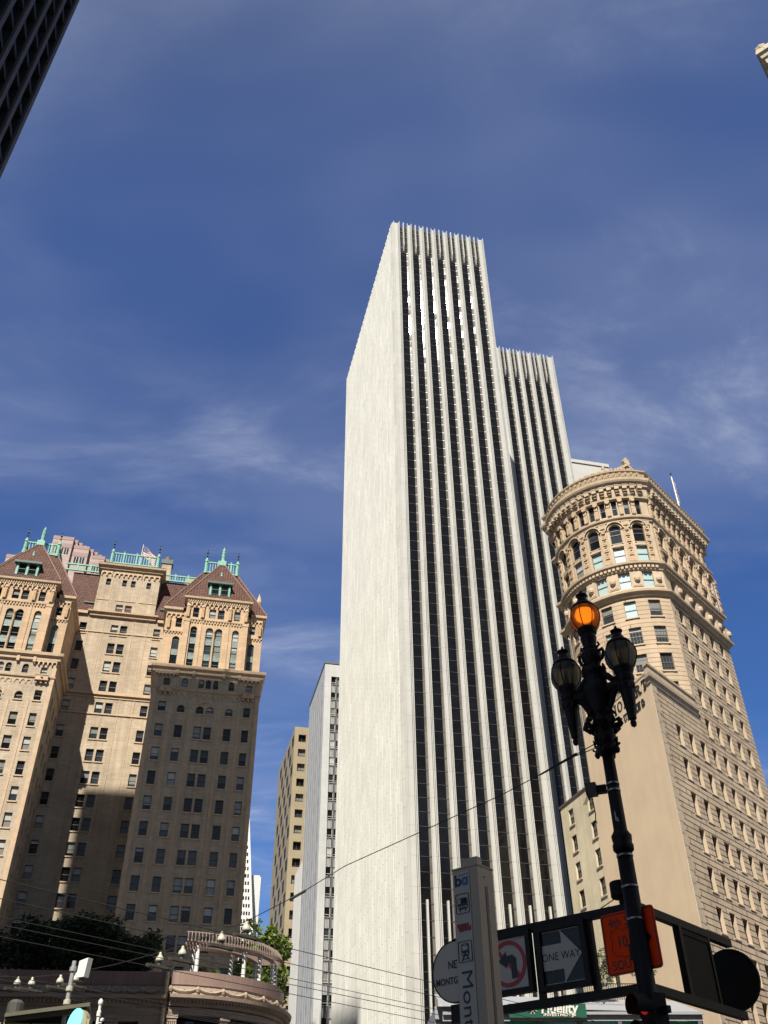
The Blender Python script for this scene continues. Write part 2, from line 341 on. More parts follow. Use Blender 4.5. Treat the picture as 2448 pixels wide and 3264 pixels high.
            s.face([(a,0,top),(a,0,c),(a,D,c),(a,D,top)], ri); s.face([(b,0,c),(b,0,top),(b,D,top),(b,D,c)], ri)
            if back is not None: s.face([(a,D,c),(b,D,c),(b,D,d),(a,D,d)], back)
    def mesh(s, name, mats):
        me = bpy.data.meshes.new(name); me.from_pydata(s.v, [], s.f)
        for q in (mats if isinstance(mats, (list, tuple)) else [mats]): me.materials.append(MAT[q])
        me.polygons.foreach_set('material_index', s.m)
        if s.smooth: me.polygons.foreach_set('use_smooth', [True] * len(s.f))
        me.update(); return me
    def build(s, name, mats, parent=None, loc=(0, 0, 0), rz=0):
        return link(name, s.mesh(name, mats), parent, loc, rz)
def link(name, me, parent=None, loc=(0, 0, 0), rz=0):
    o = bpy.data.objects.new(name, me); C.objects.link(o); o.parent = parent; o.location = loc; o.rotation_euler = (0, 0, rz); return o
def thing(name, label, cat, loc=(0, 0, 0), rz=0, group=None):
    o = bpy.data.objects.new(name, None); C.objects.link(o); o.location = loc; o.rotation_euler = (0, 0, rz)
    o.empty_display_size = .2
    return tag(o, label, cat, group)
def tag(o, label, cat, group=None, kind=None):
    if label: o['label'] = label
    if cat: o['category'] = cat
    if group: o['group'] = group
    if kind: o['kind'] = kind
    return o
def copy_tree(o, parent=None):
    c = o.copy(); C.objects.link(c); c.parent = parent
    for ch in list(o.children): copy_tree(ch, c)
    return c
def text_mesh(txt, size, extrude=.002, bold=0.0, sx=1.0, shear=0.0, space=1.0):
    """a font curve turned to a mesh lying in x,z, its front towards -y"""
    cu = bpy.data.curves.new('txt', 'FONT'); cu.body = txt; cu.size = size; cu.extrude = extrude; cu.offset = bold; cu.align_x = 'CENTER'; cu.align_y = 'CENTER'; cu.resolution_u = 3
    cu.shear = shear; cu.space_character = space
    o = bpy.data.objects.new('txt', cu); C.objects.link(o); bpy.context.view_layer.update()
    me = bpy.data.meshes.new_from_object(o); bpy.data.objects.remove(o)
    me.transform(Matrix.Diagonal((sx, 1, 1, 1))); me.transform(Matrix.Rotation(pi / 2, 4, 'X')); return me
def text(name, txt, size, mat, parent, loc, bold=0.0, sx=1.0, rot=None, extrude=.002, shear=0.0, space=1.0, fit=None, left=False):
    me = text_mesh(txt, size, extrude, bold, sx, shear, space)
    xs_ = [v.co.x for v in me.vertices]; w_ = max(xs_) - min(xs_)
    if fit: me.transform(Matrix.Diagonal((fit / w_, 1, 1, 1))); xs_ = [x * fit / w_ for x in xs_]
    if left: me.transform(Matrix.Translation((-min(xs_), 0, 0)))
    me.materials.clear(); me.materials.append(MAT[mat])
    if rot: me.transform(Matrix.Rotation(rot, 4, 'Y'))
    return link(name, me, parent, loc)

# ------------------------------------------------------------------ windows
_wm = {}
PANES = [('glass_dark', 'glass_dark'), ('glass_grey', 'glass_grey'), ('blind_dim', 'glass_dark'), ('blind_pale', 'glass_grey'), ('blind_dim', 'glass_grey'), ('blind_pale', 'blind_dim'), ('glass_grey', 'glass_dark'), ('blind_teal', 'blind_teal')]
def win_frame(w, h, arch, fm, rail=True, grid=0):
    k = ('f', round(w, 2), round(h, 2), arch, fm, rail, grid)
    if k in _wm: return _wm[k]
    b = MB(); t = .07; x = w / 2; top = h - x if arch else h
    b.box(-x, -x + t, -.05, .05, 0, top); b.box(x - t, x, -.05, .05, 0, top); b.box(-x + t, x - t, -.05, .05, 0, t)
    if arch:
        n = 8
        for i in range(n):
            a0 = pi * i / n; a1 = pi * (i + 1) / n
            q = [(x*cos(a0), top + x*sin(a0)), (x*cos(a1), top + x*sin(a1)), ((x-t)*cos(a1), top + (x-t)*sin(a1)), ((x-t)*cos(a0), top + (x-t)*sin(a0))]
            b.plate(q, -.05, .05)
        b.box(-x + t, x - t, -.045, .04, top - .04, top + .04)
    else: b.box(-x + t, x - t, -.05, .05, h - t, h)
    if rail: b.box(-x + t, x - t, -.045, .04, h * .5 - .045, h * .5 + .045)
    for i in range(1, grid): q = -x + w * i / grid; b.box(q - .02, q + .02, -.035, .03, t, top - .02)
    if grid:
        b.box(-x + t, x - t, -.03, .02, h * .73, h * .73 + .03); b.box(-x + t, x - t, -.03, .02, h * .25, h * .25 + .03)
    _wm[k] = b.mesh('window', fm); return _wm[k]
def win_pane(w, h, arch, pk, split=.5):
    k = ('p', round(w, 2), round(h, 2), arch, pk, split)
    if k in _wm: return _wm[k]
    b = MB(); x = w / 2 - .03; z = h * split
    up, lo = PANES[pk]
    tilt = random.uniform(-.012, .012)
    b.face([(-x, .02, .03), (x, .02 + tilt, .03), (x, .02 + tilt, z), (-x, .02, z)], 1)
    if arch:
        top = h - w / 2; n = 8
        b.face([(-x, 0, z), (x, tilt, z)] + [(x * cos(pi*i/n), tilt * (cos(pi*i/n) + 1) / 2, top + x * sin(pi*i/n)) for i in range(n + 1)], 0)
    else: b.face([(-x, 0, z), (x, tilt, z), (x, tilt, h - .03), (-x, 0, h - .03)], 0)
    _wm[k] = b.mesh('pane', [up, lo]); return _wm[k]
def sill_mesh(w, sm):
    k = ('s', round(w, 2), sm)
    if k not in _wm: b = MB(); b.box(-w/2 - .12, w/2 + .12, -.42, .0, -.16, .015); _wm[k] = b.mesh('sill', sm)
    return _wm[k]
def window(root, x, y, z, w, h, arch=False, fm='frame_brown', rz=0, sill=None, name='window', wts=None, rail=True, grid=0, inset=.28, pk=None):
    """frame part standing inset behind the wall face, with pane and sill as sub-parts; x,y on the wall face, z at the opening's bottom"""
    nx, ny = -sin(rz), cos(rz)
    o = link(name, win_frame(w, h, arch, fm, rail, grid), root, (x + nx * inset, y + ny * inset, z), rz)
    if pk is None: pk = random.choices(range(8), wts or (5, 4, 3, 3, 3, 2, 3, 0))[0]
    sp = random.choice((.25, .38, .5, .5, .62, .8)) if pk in (2, 3, 4) else .5
    link('pane', win_pane(w, h, arch, pk, sp), o)
    if sill: link('sill', sill_mesh(w, sill), o, (0, .30 - inset, 0))
    return o

# ================================================================== SETTING: ground
def frame(o, ang): return lambda u, v, z=0: (o[0] + u * cos(R(ang)) - v * sin(R(ang)), o[1] + u * sin(R(ang)) + v * cos(R(ang)), z)
MK = 49.2                                                # direction of the main street
b = MB(); b.face([(-3000, -3000, -.16), (3000, -3000, -.16), (3000, 3000, -.16), (-3000, 3000, -.16)]); tag(b.build('ground', 'ground_dirt'), None, None, kind='structure')
mk = frame((0, 0), MK)
b = MB(lambda x, y, z: mk(x, y, z)); b.face([(-300, 3.2, -.15), (300, 3.2, -.15), (300, 23, -.15), (-300, 23, -.15)]); tag(b.build('road', 'asphalt'), None, None, kind='structure')
b = MB(lambda x, y, z: mk(x, y, z))
for y0, y1 in ((-6.5, 3.2), (23, 30)): b.box(-300, 300, y0, y1, -.15, 0)
tag(b.build('pavement', ['paving_brick']), None, None, kind='structure')

# ================================================================== white ribbed tower
OP = (2.27, 109.2); OA = 13.9
root = thing('office_tower', 'tallest white marble tower with dark vertical glass strips, behind the street lamp', 'skyscraper', (OP[0], OP[1], 0), R(OA))
HT = 161.0
def tower_face(u0, nb, v, first_pier, last_extra):
    """piers of marble 2.5 m apart with recessed dark strips between, facing -v"""
    P0 = 2.5
    for k in range(nb + 1):
        b = MB()
        if k == 0: a, c = u0 - first_pier, u0
        else: a, c = u0 + P0 * k - .92, u0 + P0 * k + (last_extra if k == nb else 0)
        w = c - a
        # slab, outer fins, inner panel
        b.box(a, c, v + .14, v + 1.0, 0, HT - .4)
        b.box(a, a + .13, v - .12, v + .14, 0, HT + .3); b.box(c - .11, c, v - .14, v + .14, 0, HT + .45)
        b.box(c - .29, c - .18, v - .09, v + .14, 0, HT + .1)
        b.box(a + .13, c - .36, v - .04, v + .14, 0, HT - .15)
        b.build('pier', ['marble_pier'], root)
    for k in range(nb):
        a = u0 + P0 * k; c = a + P0 - .92
        b = MB(); n = 0
        zz = 0.0
        while zz < 151.5:
            z1 = min(zz + 1.775, 151.6); j = random.uniform(-.010, .010)
            b.face([(a, v + .20 + j, zz), (c - .27, v + .20 - j, zz), (c - .27, v + .20 - j, z1), (a, v + .20 + j, z1)], 0)
            k_ = random.gauss(0, .004)
            b.face([(c - .27, v + .20 + k_, zz), (c, v + .09 - k_, zz), (c, v + .09 - k_ * .5, z1), (c - .27, v + .20 + k_ * .5, z1)], 1)
            b.box(a, c - .27, v + .165, v + .19, z1 - .035, z1 + .035, 2)
            b.face([(c - .27, v + .16, z1 - .07), (c, v + .05, z1 - .07), (c, v + .05, z1 + .07), (c - .27, v + .16, z1 + .07)], 2)
            zz += 1.775
        b.build('window_strip', ['bronze_glass', 'side_glass', 'mullion_dark'], root)
        b = MB(); b.box(a, c, v + .40, v + .6, 151.6, 160.5, 0)
        z = 152.0
        while z < 160.4: b.box(a, c, v + .32, v + .40, z, z + .12, 1); z += .3
        for zf in (153.2, 155.0, 156.8, 158.6): b.box(a, c, v + .24, v + .36, zf, zf + .18, 1)
        b.build('louvre', ['louvre_dark', 'mullion_dark'], root)
        cm_ = (a + c) / 2
        b = MB()
        q = [(cm_ - .10, v - .16), (cm_ + .10, v - .16), (cm_ + .10, v + .30), (cm_ - .10, v + .30)]
        lo = [b.pt((x, y, 153.4 - (y - v) * 3.0)) for x, y in q]; hi = [b.pt((x, y, HT + .3)) for x, y in q]
        for i in range(4): j = (i + 1) % 4; b.idx([lo[i], lo[j], hi[j], hi[i]])
        b.idx(hi); b.idx(lo[::-1]); b.build('fin', ['marble_pier'], root)
        b = MB(); b.box(cm_ - .12, cm_ + .12, v - .12, v + .19, 0, 30.6); b.build('fin', ['marble_pier'], root)
tower_face(1.5, 7, 0, 1.26, .25)
tower_face(22.4, 9, 27.1, .92, .6)
b = MB()
b.box(.59, 19.2, 1.0, 44.6, 0, 160.4); b.box(19.2, 45.4, 28.1, 56, 0, 160.4); b.box(19.2, 22.4, 27.4, 28.1, 0, 160.4)
b.build('core', ['marble_pier'], root)
b = MB(); nP = 50; dv = 44.7 / nP
for i in range(nP):
    v0 = i * dv; v1 = v0 + dv; p = .46
    zt = HT - .1 + (.25 if i % 2 else 0)
    q = [(0.0, v0), (.31, v0), (.31, v1), (-p, v1)]
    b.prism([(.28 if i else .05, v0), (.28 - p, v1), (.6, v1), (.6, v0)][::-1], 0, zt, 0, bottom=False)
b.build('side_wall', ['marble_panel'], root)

# pale blank slab behind the tower's right wing
root = thing('office_slab', 'plain pale slab of stone panels showing between the ribbed tower and the curved cornice', 'office building', (36, 168, 0), R(13.2))
b = MB(); b.box(0, 20.5, 0, 18, 0, 150); b.build('wall', ['white_slab'], root)
b = MB(); b.sweep([(0, 0), (20.5, 0), (20.5, 18)], [(0, 149.2), (.25, 149.3), (.25, 150.3), (0, 150.3)]); b.build('coping', ['white_slab'], root)

# ================================================================== white building with a folded-panel window bay
root = thing('office_building', 'slim white office building with zigzag panels between its windows, left of the ribbed tower', 'office building', (-13.6, 182.6, 0), R(13.0))
H4 = 100.8
b = MB(); b.box(0, 1.5, 0, 1, 0, H4); b.box(3.86, 22, 0, 1, 0, H4); b.box(1.5, 3.86, 0, 1, 97.6, H4); b.box(1.0, 22, 1, 22.4, 0, H4)
b.box(0, 1.0, 1, 22.4, 97.2, H4)
b.build('wall', ['white_panel'], root)
b = MB(); b.sweep([(0, 22.4), (0, 0), (22, 0)], [(0, H4 - .1), (.12, H4 - .1), (.12, H4 + .35), (0, H4 + .35)]); b.build('coping', ['grey_metal'], root)
b = MB(); b.box(2.62, 2.90, .12, .5, 0, 97.6); b.build('mullion', ['grey_metal'], root)
z = 97.6; i = 0
while z > 8:
    for a, c in ((1.5, 2.62), (2.90, 3.86)):
        zs = z - 1.75
        b = MB(); b.box(a, c, .45, .5, zs, z - .02, 0); b.box(a, a + .07, .36, .45, zs, z - .02, 1); b.box(c - .07, c, .36, .45, zs, z - .02, 1); b.box(a, c, .36, .45, zs + .42, zs + .5, 1)
        w = b.build('window', [random.choice(['glass_dark', 'glass_dark', 'glass_dark', 'glass_grey', 'blind_dim', 'blind_pale']), 'frame_white'], root)
        b = MB(); n = 4; d = (c - a) / n
        for j in range(n):
            x0 = a + j * d
            b.face([(x0, .42, z - 3.75), (x0 + d / 2, .16, z - 3.75), (x0 + d / 2, .16, zs - .08), (x0, .42, zs - .08)]); b.face([(x0 + d / 2, .16, z - 3.75), (x0 + d, .42, z - 3.75), (x0 + d, .42, zs - .08), (x0 + d / 2, .16, zs - .08)])
        b.box(a, c, .1, .5, zs - .09, zs, 0)
        b.build('spandrel', ['fluted_panel'], root)
    z -= 3.75; i += 1
# long side: deep slots of windows between paired fins
slots = [3.0, 8.6, 14.7, 20.6]
b = MB(); vv = 1.0
for s_ in slots:
    b.box(0, 1.0, vv, s_ - 1.3, 0, 97.2); vv = s_ + 1.3
    b.box(-.05, 0, s_ - 1.5, s_ - 1.3, 0, 97.2); b.box(-.03, .15, s_ - .1, s_ + .1, 0, 97.2); b.box(-.05, 0, s_ + 1.3, s_ + 1.5, 0, 97.2)
b.box(0, 1, vv, 22.4, 0, 97.2)
b.build('side_wall', ['fluted_panel'], root)
for s_ in slots:
    b = MB(); z = 97.2
    while z > 0:
        b.box(.04, .9, s_ - 1.3, s_ + 1.3, z - 1.7, z, 0); b.box(.02, .9, s_ - 1.3, s_ + 1.3, max(0, z - 3.75), z - 1.7, 1); z -= 3.75
    b.build('window_slot', ['matte_glass', 'slot_grey'], root)
b = MB(); b.box(0, 20, 22.4, 36, 0, 63.5); 
for k in range(11): b.box(-.22, 0, 22.7 + k * 1.25, 22.95 + k * 1.25, 0, 63.9)
b.build('rear_wing', ['fluted_panel'], root)

# ================================================================== tan office block
root = thing('office_block', 'tan concrete office block with a diagonal grid of deep square windows', 'office building', (-23.0, 214.5, 0), R(13.6))
HB = 100.2
fw = [(1.0 + 3.2 * c, 2.9 + 3.2 * c, HB - 2.0 - 3.8 * r - 1.95, HB - 2.0 - 3.8 * r) for r in range(25) for c in range(5)]
b = MB(); b.wall(0, 17, 0, HB, fw, depth=.7); 
# side face along v (facing -u)
b.T = lambda u, w, z: (w, 29.5 - u, z)
sw = []
for r in range(25):
    for c in range(5):
        v0 = .9 + c * 7.2 + (3.6 if r % 2 else 0)
        if v0 + 4.0 < 29.2: sw.append((29.5 - v0 - 4.0, 29.5 - v0, HB - 1.6 - 3.8 * r - 2.8, HB - 1.6 - 3.8 * r))
b.wall(0, 29.5, 0, HB, sw, depth=.07); b.T = None
b.box(1.2, 17, 1.2, 29.4, HB - .8, HB - .3)
b.build('wall', ['tan_concrete'], root)
for n_, (a, c, z0, z1) in enumerate(fw):
    if n_ % 5 > 1: continue
    b = MB(); b.box(a, c, .66, .72, z0, z1, 0); b.box(a + .85, a + .95, .6, .66, z0, z1, 1); b.box(a, c, .6, .66, z0 + .4, z0 + .48, 1)
    b.build('window', [random.choice(['glass_dark', 'glass_dark', 'blind_dim', 'glass_grey']), 'frame_bronze'], root)
b = MB()
for a, c, z0, z1 in sw: b.box(.055, .2, 29.5 - c, 29.5 - a, z0, z1)
for n_, (a, c, z0, z1) in enumerate(fw):
    if n_ % 5 > 1: b.box(a, c, .66, .72, z0, z1)
tag(b.build('side_glazing', ['matte_glass'], root), None, None, kind='stuff')

# ================================================================== distant pyramid tower
root = thing('pyramid_tower', 'distant white pyramid skyscraper rising between the brown tower and the tan block', 'skyscraper', (-87.0, 516.0, 0), R(13.0))
hz = lambda z: (260 - z) * .1
b = MB(); a = [b.pt(p) for p in ((-26,-26,0),(26,-26,0),(26,26,0),(-26,26,0))]; t = b.pt((0, 0, 260))
for i in range(4): b.idx([a[i], a[(i + 1) % 4], t])
b.build('wall', ['pyramid_quartz'], root)
b = MB(); b.box(5, 17.0, -4.5, 4.5, 100, 150.5); b.box(5, 16.4, -4, 4, 150.5, 151.4); b.build('side_shaft', ['pyramid_quartz'], root)
z = 62.0
while z < 205:
    h0, h1 = hz(z), hz(z + 1.9); b = MB(); n = max(2, int((h0 * 2 - 2) / 1.35))
    for i in range(n):
        x = -h0 + 1.2 + (2 * h0 - 2.4) * (i + .5) / n; w = .42
        b.face([(x - w, -h0 - .06, z), (x + w, -h0 - .06, z), (x + w, -h1 - .06, z + 1.9), (x - w, -h1 - .06, z + 1.9)])
    b.build('window_row', ['glass_dark'], root); z += 3.9

# ================================================================== pink stepped tower far behind the left roof
root = thing('stepped_tower', 'pink granite tower with stepped top behind the tiled roofs', 'skyscraper', (-88.0, 211.8, 0), R(12.5))
def tier(u0, u1, v, zt, zb, nb):
    b = MB(); b.box(u0, u1, v, v + 30, zb, zt, 0); b.box(u0 - .05, u1 + .05, v - .06, v + 30, zt - 1.1, zt + .05, 1); b.box(u0 - .05, u1 + .05, v - .06, v + 30, zt - 3.7, zt - 2.3, 1)
    n = 3
    for i in range(n): x = u1 + i * 1.1; b.box(x, x + 1.1, v + 1.2 * (i + 1), v + 30, zb, zt - .0 - 0 * i, 0); b.box(x + .02, x + 1.14, v + 1.2 * (i + 1) - .06, v + 30, zt - 1.1, zt + .04, 1)
    b.build('wall', ['pink_granite', 'pink_band'], root)
    for i in range(nb):
        w = (u1 - u0 - 1) / nb; x = u0 + .5 + i * w
        m_ = MB(); m_.box(x + .2, x + w - .2, v - .04, v + .3, zt - 6.0, zt - 3.9, 0); m_.box(x + w / 2 - .06, x + w / 2 + .06, v - .09, v - .04, zt - 6.0, zt - 3.9, 1); m_.build('window', ['glass_grey', 'frame_white'], root)
tier(-7.2, -1.6, 0, 158.0, 100, 3); tier(-1.0, 3.2, .0, 155.4, 100, 2); tier(4.4, 8.0, .0, 152.6, 100, 2); tier(-13.5, -8, 1.5, 153.0, 100, 3); tier(-18.5, -14, 1.0, 150.5, 100, 3)
b = MB(); b.box(-18, 7.5, 6, 32, 0, 149); b.build('core', ['pink_granite'], root)

# ================================================================== brown stone tower with tiled roofs (left)
HO = (-21.47, 124.55); HA = 12.6
root = thing('stone_tower_building', 'tan stone tower block with red tiled hip roofs and green copper rails', 'office building', (HO[0], HO[1], 0), R(HA))
ROWS = [61.95 - 3.53 * i for i in range(12)]             # window heads, top to bottom
WB = 23.0                                                # lowest floor modelled (hidden below by the bank and its garden)
def arch_band(b, u0, u1, v, z, n, r=.33, proj=.28, h=1.0, mi=0):
    """corbel table: little round arches on brackets under a ledge"""
    d = (u1 - u0) / n
    for i in range(n):
        x = u0 + d * (i + .5); k = 6; r_ = d * .36
        pts = [(x - d / 2, z), (x - d / 2, z + h), (x + d / 2, z + h), (x + d / 2, z), (x + r_, z)] + [(x + r_ * cos(pi * j / k), z + .22 + r_ * sin(pi * j / k)) for j in range(k + 1)] + [(x - r_, z)]
        for p, q in zip(pts[4:-1], pts[5:]): pass
        b.box(x - d / 2, x - r_, v - proj, v, z, z + h, mi); b.box(x + r_, x + d / 2, v - proj, v, z, z + h, mi)
        arc = [(x + r_ * cos(pi * j / k), z + h * .35 + r_ * sin(pi * j / k)) for j in range(k + 1)]
        for p, q in zip(arc, arc[1:]):
            b.face([(q[0], v - proj, q[1]), (p[0], v - proj, p[1]), (p[0], v - proj, z + h), (q[0], v - proj, z + h)], mi); b.face([(p[0], v - proj, p[1]), (q[0], v - proj, q[1]), (q[0], v, q[1]), (p[0], v, p[1])], mi)
def dentils(b, u0, u1, v, z, h, w, step, proj, mi=0):
    n = int((u1 - u0) / step)
    for i in range(n): x = u0 + (i + .5) * (u1 - u0) / n; b.box(x - w / 2, x + w / 2, v - proj, v, z, z + h, mi)
def hip(b, u0, u1, v0, v1, z0, ru0, ru1, rv0, rv1, z1, mi=0):
    a = [(u0,v0,z0),(u1,v0,z0),(u1,v1,z0),(u0,v1,z0)]; c = [(ru0,rv0,z1),(ru1,rv0,z1),(ru1,rv1,z1),(ru0,rv1,z1)]
    for i in range(4):
        j = (i + 1) % 4; q = [a[i], a[j], c[j], c[i]]; b.face(q if c[i] != c[j] else q[:3], mi)
    if (ru1 - ru0) * (rv1 - rv0) > 0: b.face(c, mi)
def balustrade(u0, u1, v0, v1, z, h, ends=True, sides=True, spike=True, name='roof_railing'):
    b = MB(); 
    def run(x0, y0, x1, y1):
        l = hypot(x1 - x0, y1 - y0); n = max(2, int(l / .42)); dx, dy = (x1 - x0) / l, (y1 - y0) / l
        old = b.T; b.T = lambda a, c, zz: (x0 + a * dx - c * dy, y0 + a * dy + c * dx, zz)
        b.box(0, l, -.13, .13, z, z + .22); b.box(0, l, -.14, .14, z + h - .22, z + h)
        for i in range(n):
            x = (i + .5) * l / n
            if i % 5 == 4: b.box(x - .13, x + .13, -.13, .13, z + .2, z + h + .12); b.lathe([(.0, z + h + .1), (.13, z + h + .2), (.1, z + h + .36), (0, z + h + .5)], x, 0, 6)
            else: b.box(x - .06, x + .06, -.06, .06, z + .2, z + h - .2)
        b.T = old
    run(u0, v0, u1, v0)
    if sides: run(u0, v0, u0, v1); run(u1, v0, u1, v1)
    rail = b.build(name, ['copper_green'], root)
    if spike:
        for x in (u0, u1):
            b = MB(); b.lathe([(.34, z - .2), (.34, z + .3), (.26, z + .4), (.26, z + h - .1), (.36, z + h), (.30, z + h + .25), (.22, z + h + .35), (.12, z + h + .75)], x, v0, 8, 0)
            b.lathe([(.05, z + h + .7), (.05, z + h + 1.0), (.17, z + h + 1.15), (.05, z + h + 1.3), (.05, z + h + 1.6), (.20, z + h + 1.75), (.06, z + h + 1.95), (.05, z + h + 2.3), (.12, z + h + 2.4), (.0, z + h + 2.6)], x, v0, 8, 1)
            for a in range(4):
                d = a * pi / 2; b.box(x + .15 * cos(d) - .03, x + .15 * cos(d) + .15, v0 + .15 * sin(d) - .03, v0 + .15 * sin(d) + .03, z + h + 1.95, z + h + 2.02, 1)
            b.build('finial', ['copper_green', 'dark_iron'], root)

def stone_wing(D, cols, right_side=True, left_side=True):
    """one of the two projecting towers; D shifts it along u. cols = which window columns are in view"""
    X = lambda u: u + D
    U0, U1 = -13.35, 2.5
    C6 = [(-12.1, -11.0), (-9.35, -8.25), (-6.62, -5.52), (-5.20, -4.10), (-2.36, -1.26), (.28, 1.28)]
    holes = []; put = []
    for r, zt in enumerate(ROWS):
        if zt - 2 < WB: continue
        for c, (a, e) in enumerate(C6):
            ar = (r == 0 and 1 <= c <= 4)
            holes.append((X(a), X(e), zt - (1.6 if r == 0 else 1.98), zt - (.35 if ar else 0)) + (('arch',) if ar else ())); put.append((c, holes[-1]))
    zt = 65.75
    up = [(-11.85, -10.9, 64.35, 65.7), (-9.2, -8.3, 64.5, 65.95, 'arch'), (-6.72, -5.9, 64.5, 65.95, 'arch'), (-5.66, -4.86, 64.5, 65.95, 'arch'), (-4.58, -3.78, 64.5, 65.95, 'arch'), (-2.25, -1.4, 64.5, 65.95, 'arch'), (.35, 1.25, 64.35, 65.6)]
    up = [(X(h[0]), X(h[1])) + h[2:] for h in up]
    b = MB()
    b.wall(X(U0), X(U1), WB, 66.6, holes + up, depth=.34)
    b.wall(X(U0), X(U1), 0, WB, [], 0)
    for side, x in (((1), X(U1)), ((0), X(U0))):
        if side and not right_side or (not side and not left_side): continue
        b.T = (lambda u, w, z, x=x: (x - w, u, z)) if side else (lambda u, w, z, x=x: (x + w, 10.85 - u, z))
        sh = [(v0, v0 + 1.1, zt_ - 1.98, zt_) for zt_ in ROWS for v0 in (2.0, 5.2, 8.2) if zt_ - 2 > WB]
        b.wall(0, 10.85, 0, 66.6, sh, depth=.34, back=1); b.T = None
    b.build('wall', ['tower_brick', 'glass_dark'], root)
    # pilaster strips and reliefs on the brick wall
    b = MB()
    for u in (-10.4, -7.5, -3.05, -.35): b.box(X(u) - .16, X(u) + .16, -.07, 0, WB, 60.2)
    for u in (U0 + .3, U1 - .3): b.box(X(u) - .3, X(u) + .3, -.05, 0, WB, 66.2)
    arch_band(b, X(-7.3), X(-3.3), -.0, 62.9, 5, proj=.10, h=.6); arch_band(b, X(-10.2), X(-7.7), 0, 62.9, 3, proj=.10, h=.6); arch_band(b, X(-2.9), X(-.5), 0, 62.9, 3, proj=.10, h=.6)
    k = 10
    for i in range(k):                                    # big relief arch over the paired windows
        a0, a1 = pi * i / k, pi * (i + 1) / k; cx, cz = X(-5.36), 60.9
        b.plate([(cx + 1.35*cos(a0), cz + 1.35*sin(a0)), (cx + 1.35*cos(a1), cz + 1.35*sin(a1)), (cx + 1.55*cos(a1), cz + 1.55*sin(a1)), (cx + 1.55*cos(a0), cz + 1.55*sin(a0))], -.1, 0)
    b.build('pilaster', ['tower_trim'], root)
    b = MB(); b.sweep([(X(U0), 10.8), (X(U0), 0), (X(U1), 0), (X(U1), 10.8)], [(0, 63.8), (.16, 63.88), (.2, 64.08), (0, 64.14)]); b.build('string_course', ['tower_trim'], root)
    # belt with its corbel table
    b = MB(); b.sweep([(X(U0), 10.8), (X(U0), 0), (X(U1), 0), (X(U1), 10.8)], [(0, 66.5), (.30, 66.6), (.32, 67.05), (.62, 67.3), (.66, 67.75), (.0, 67.95)])
    arch_band(b, X(U0) + .1, X(-10.0), 0, 65.85, 6, h=.8); arch_band(b, X(-.75), X(U1) - .1, 0, 65.85, 5, h=.8)
    for u in (-10.0, -7.6, -3.1, -.8): b.box(X(u) - .2, X(u) + .2, -.4, 0, 66.2, 67.4)
    b.build('belt_course', ['tower_trim'], root)
    # balconies
    for u in (-11.38, .80):
        b = MB(); b.box(X(u) - .95, X(u) + .95, -.55, 0, 63.35, 63.5); b.box(X(u) - .85, X(u) + .85, -.48, -.40, 63.5, 64.15); b.box(X(u) - .95, X(u) + .95, -.55, -.36, 64.12, 64.25)
        for d in (-.7, 0, .7): b.box(X(u) + d - .12, X(u) + d + .12, -.35, 0, 62.95, 63.35)
        b.lathe([(0, 63.6), (.22, 63.8), (0, 64.0)], X(u), -.48, 8); b.build('balcony', ['tower_trim'], root)
    # windows in the brick wall
    for c, h in put:
        if c not in cols or c in (2, 3): continue
        ar = len(h) > 4; window(root, (h[0] + h[1]) / 2, 0, h[2], h[1] - h[0], h[3] - h[2], ar, sill='tower_trim', name='window', wts=(4, 6, 3, 5, 4, 3, 4, 0))
    for r, zt in enumerate(ROWS):
        if zt - 2 < WB or 3 not in cols: continue
        hs = [h for c, h in put if c in (2, 3) and abs(h[2] - (zt - (1.6 if r == 0 else 1.98))) < .01]
        p_ = link('paired_window', None, root, (X(-5.36), 0, hs[0][2]))
        for h in hs: window(p_, (h[0] + h[1]) / 2 - X(-5.36), 0, 0, h[1] - h[0], h[3] - h[2], len(h) > 4, sill='tower_trim', name='sash', wts=(4, 6, 3, 5, 4, 3, 4, 0))
    for i, h in enumerate(up):
        if i in (2, 3, 4) and 3 not in cols or (i in (0, 1) and 0 not in cols): continue
        window(root, (h[0] + h[1]) / 2, 0, h[2], h[1] - h[0], h[3] - h[2], len(h) > 4, name='small_window')
    # ---- stone upper stage: centre bay at v=0, flanks set back
    B0, B1 = -10.05, -.30; VF = 1.5
    tall = [(-9.0, -8.0, 68.1, 74.95, 'arch'), (-6.62, -5.52, 68.05, 74.9, 'arch'), (-5.20, -4.10, 68.05, 74.9, 'arch'), (-2.55, -1.55, 68.05, 74.9, 'arch')]
    sq = [(-8.98, -8.05, 76.6, 78.35), (-6.45, -5.42, 76.65, 78.3), (-5.10, -4.07, 76.65, 78.3), (-2.55, -1.6, 76.6, 78.3)]
    b = MB(); b.wall(X(B0), X(B1), 67.9, 80, [(X(h[0]), X(h[1])) + h[2:] for h in tall + sq], depth=.45)
    fl = [(-11.6, -10.5, 68.95, 73.75, 'arch'), (-11.45, -10.5, 75.4, 77.05)]; fr = [(.10, 1.1, 68.9, 73.6, 'arch'), (.15, 1.05, 75.3, 76.8)]
    b.T = lambda u, w, z: (u, w + VF, z)
    b.wall(X(U0) + .3, X(B0), 67.9, 78.4, [(X(h[0]), X(h[1])) + h[2:] for h in fl], depth=.4); b.wall(X(B1), X(U1) - .3, 67.9, 78.4, [(X(h[0]), X(h[1])) + h[2:] for h in fr], depth=.4)
    b.T = None
    for x in (X(B0), X(B1)): b.face([(x, 0, 67.9), (x, VF, 67.9), (x, VF, 80), (x, 0, 80)])
    for x in (X(U0) + .3, X(U1) - .3): b.face([(x, VF, 67.9), (x, 12, 67.9), (x, 12, 78.4), (x, VF, 78.4)])
    b.build('upper_wall', ['tower_stone'], root)
    b = MB()
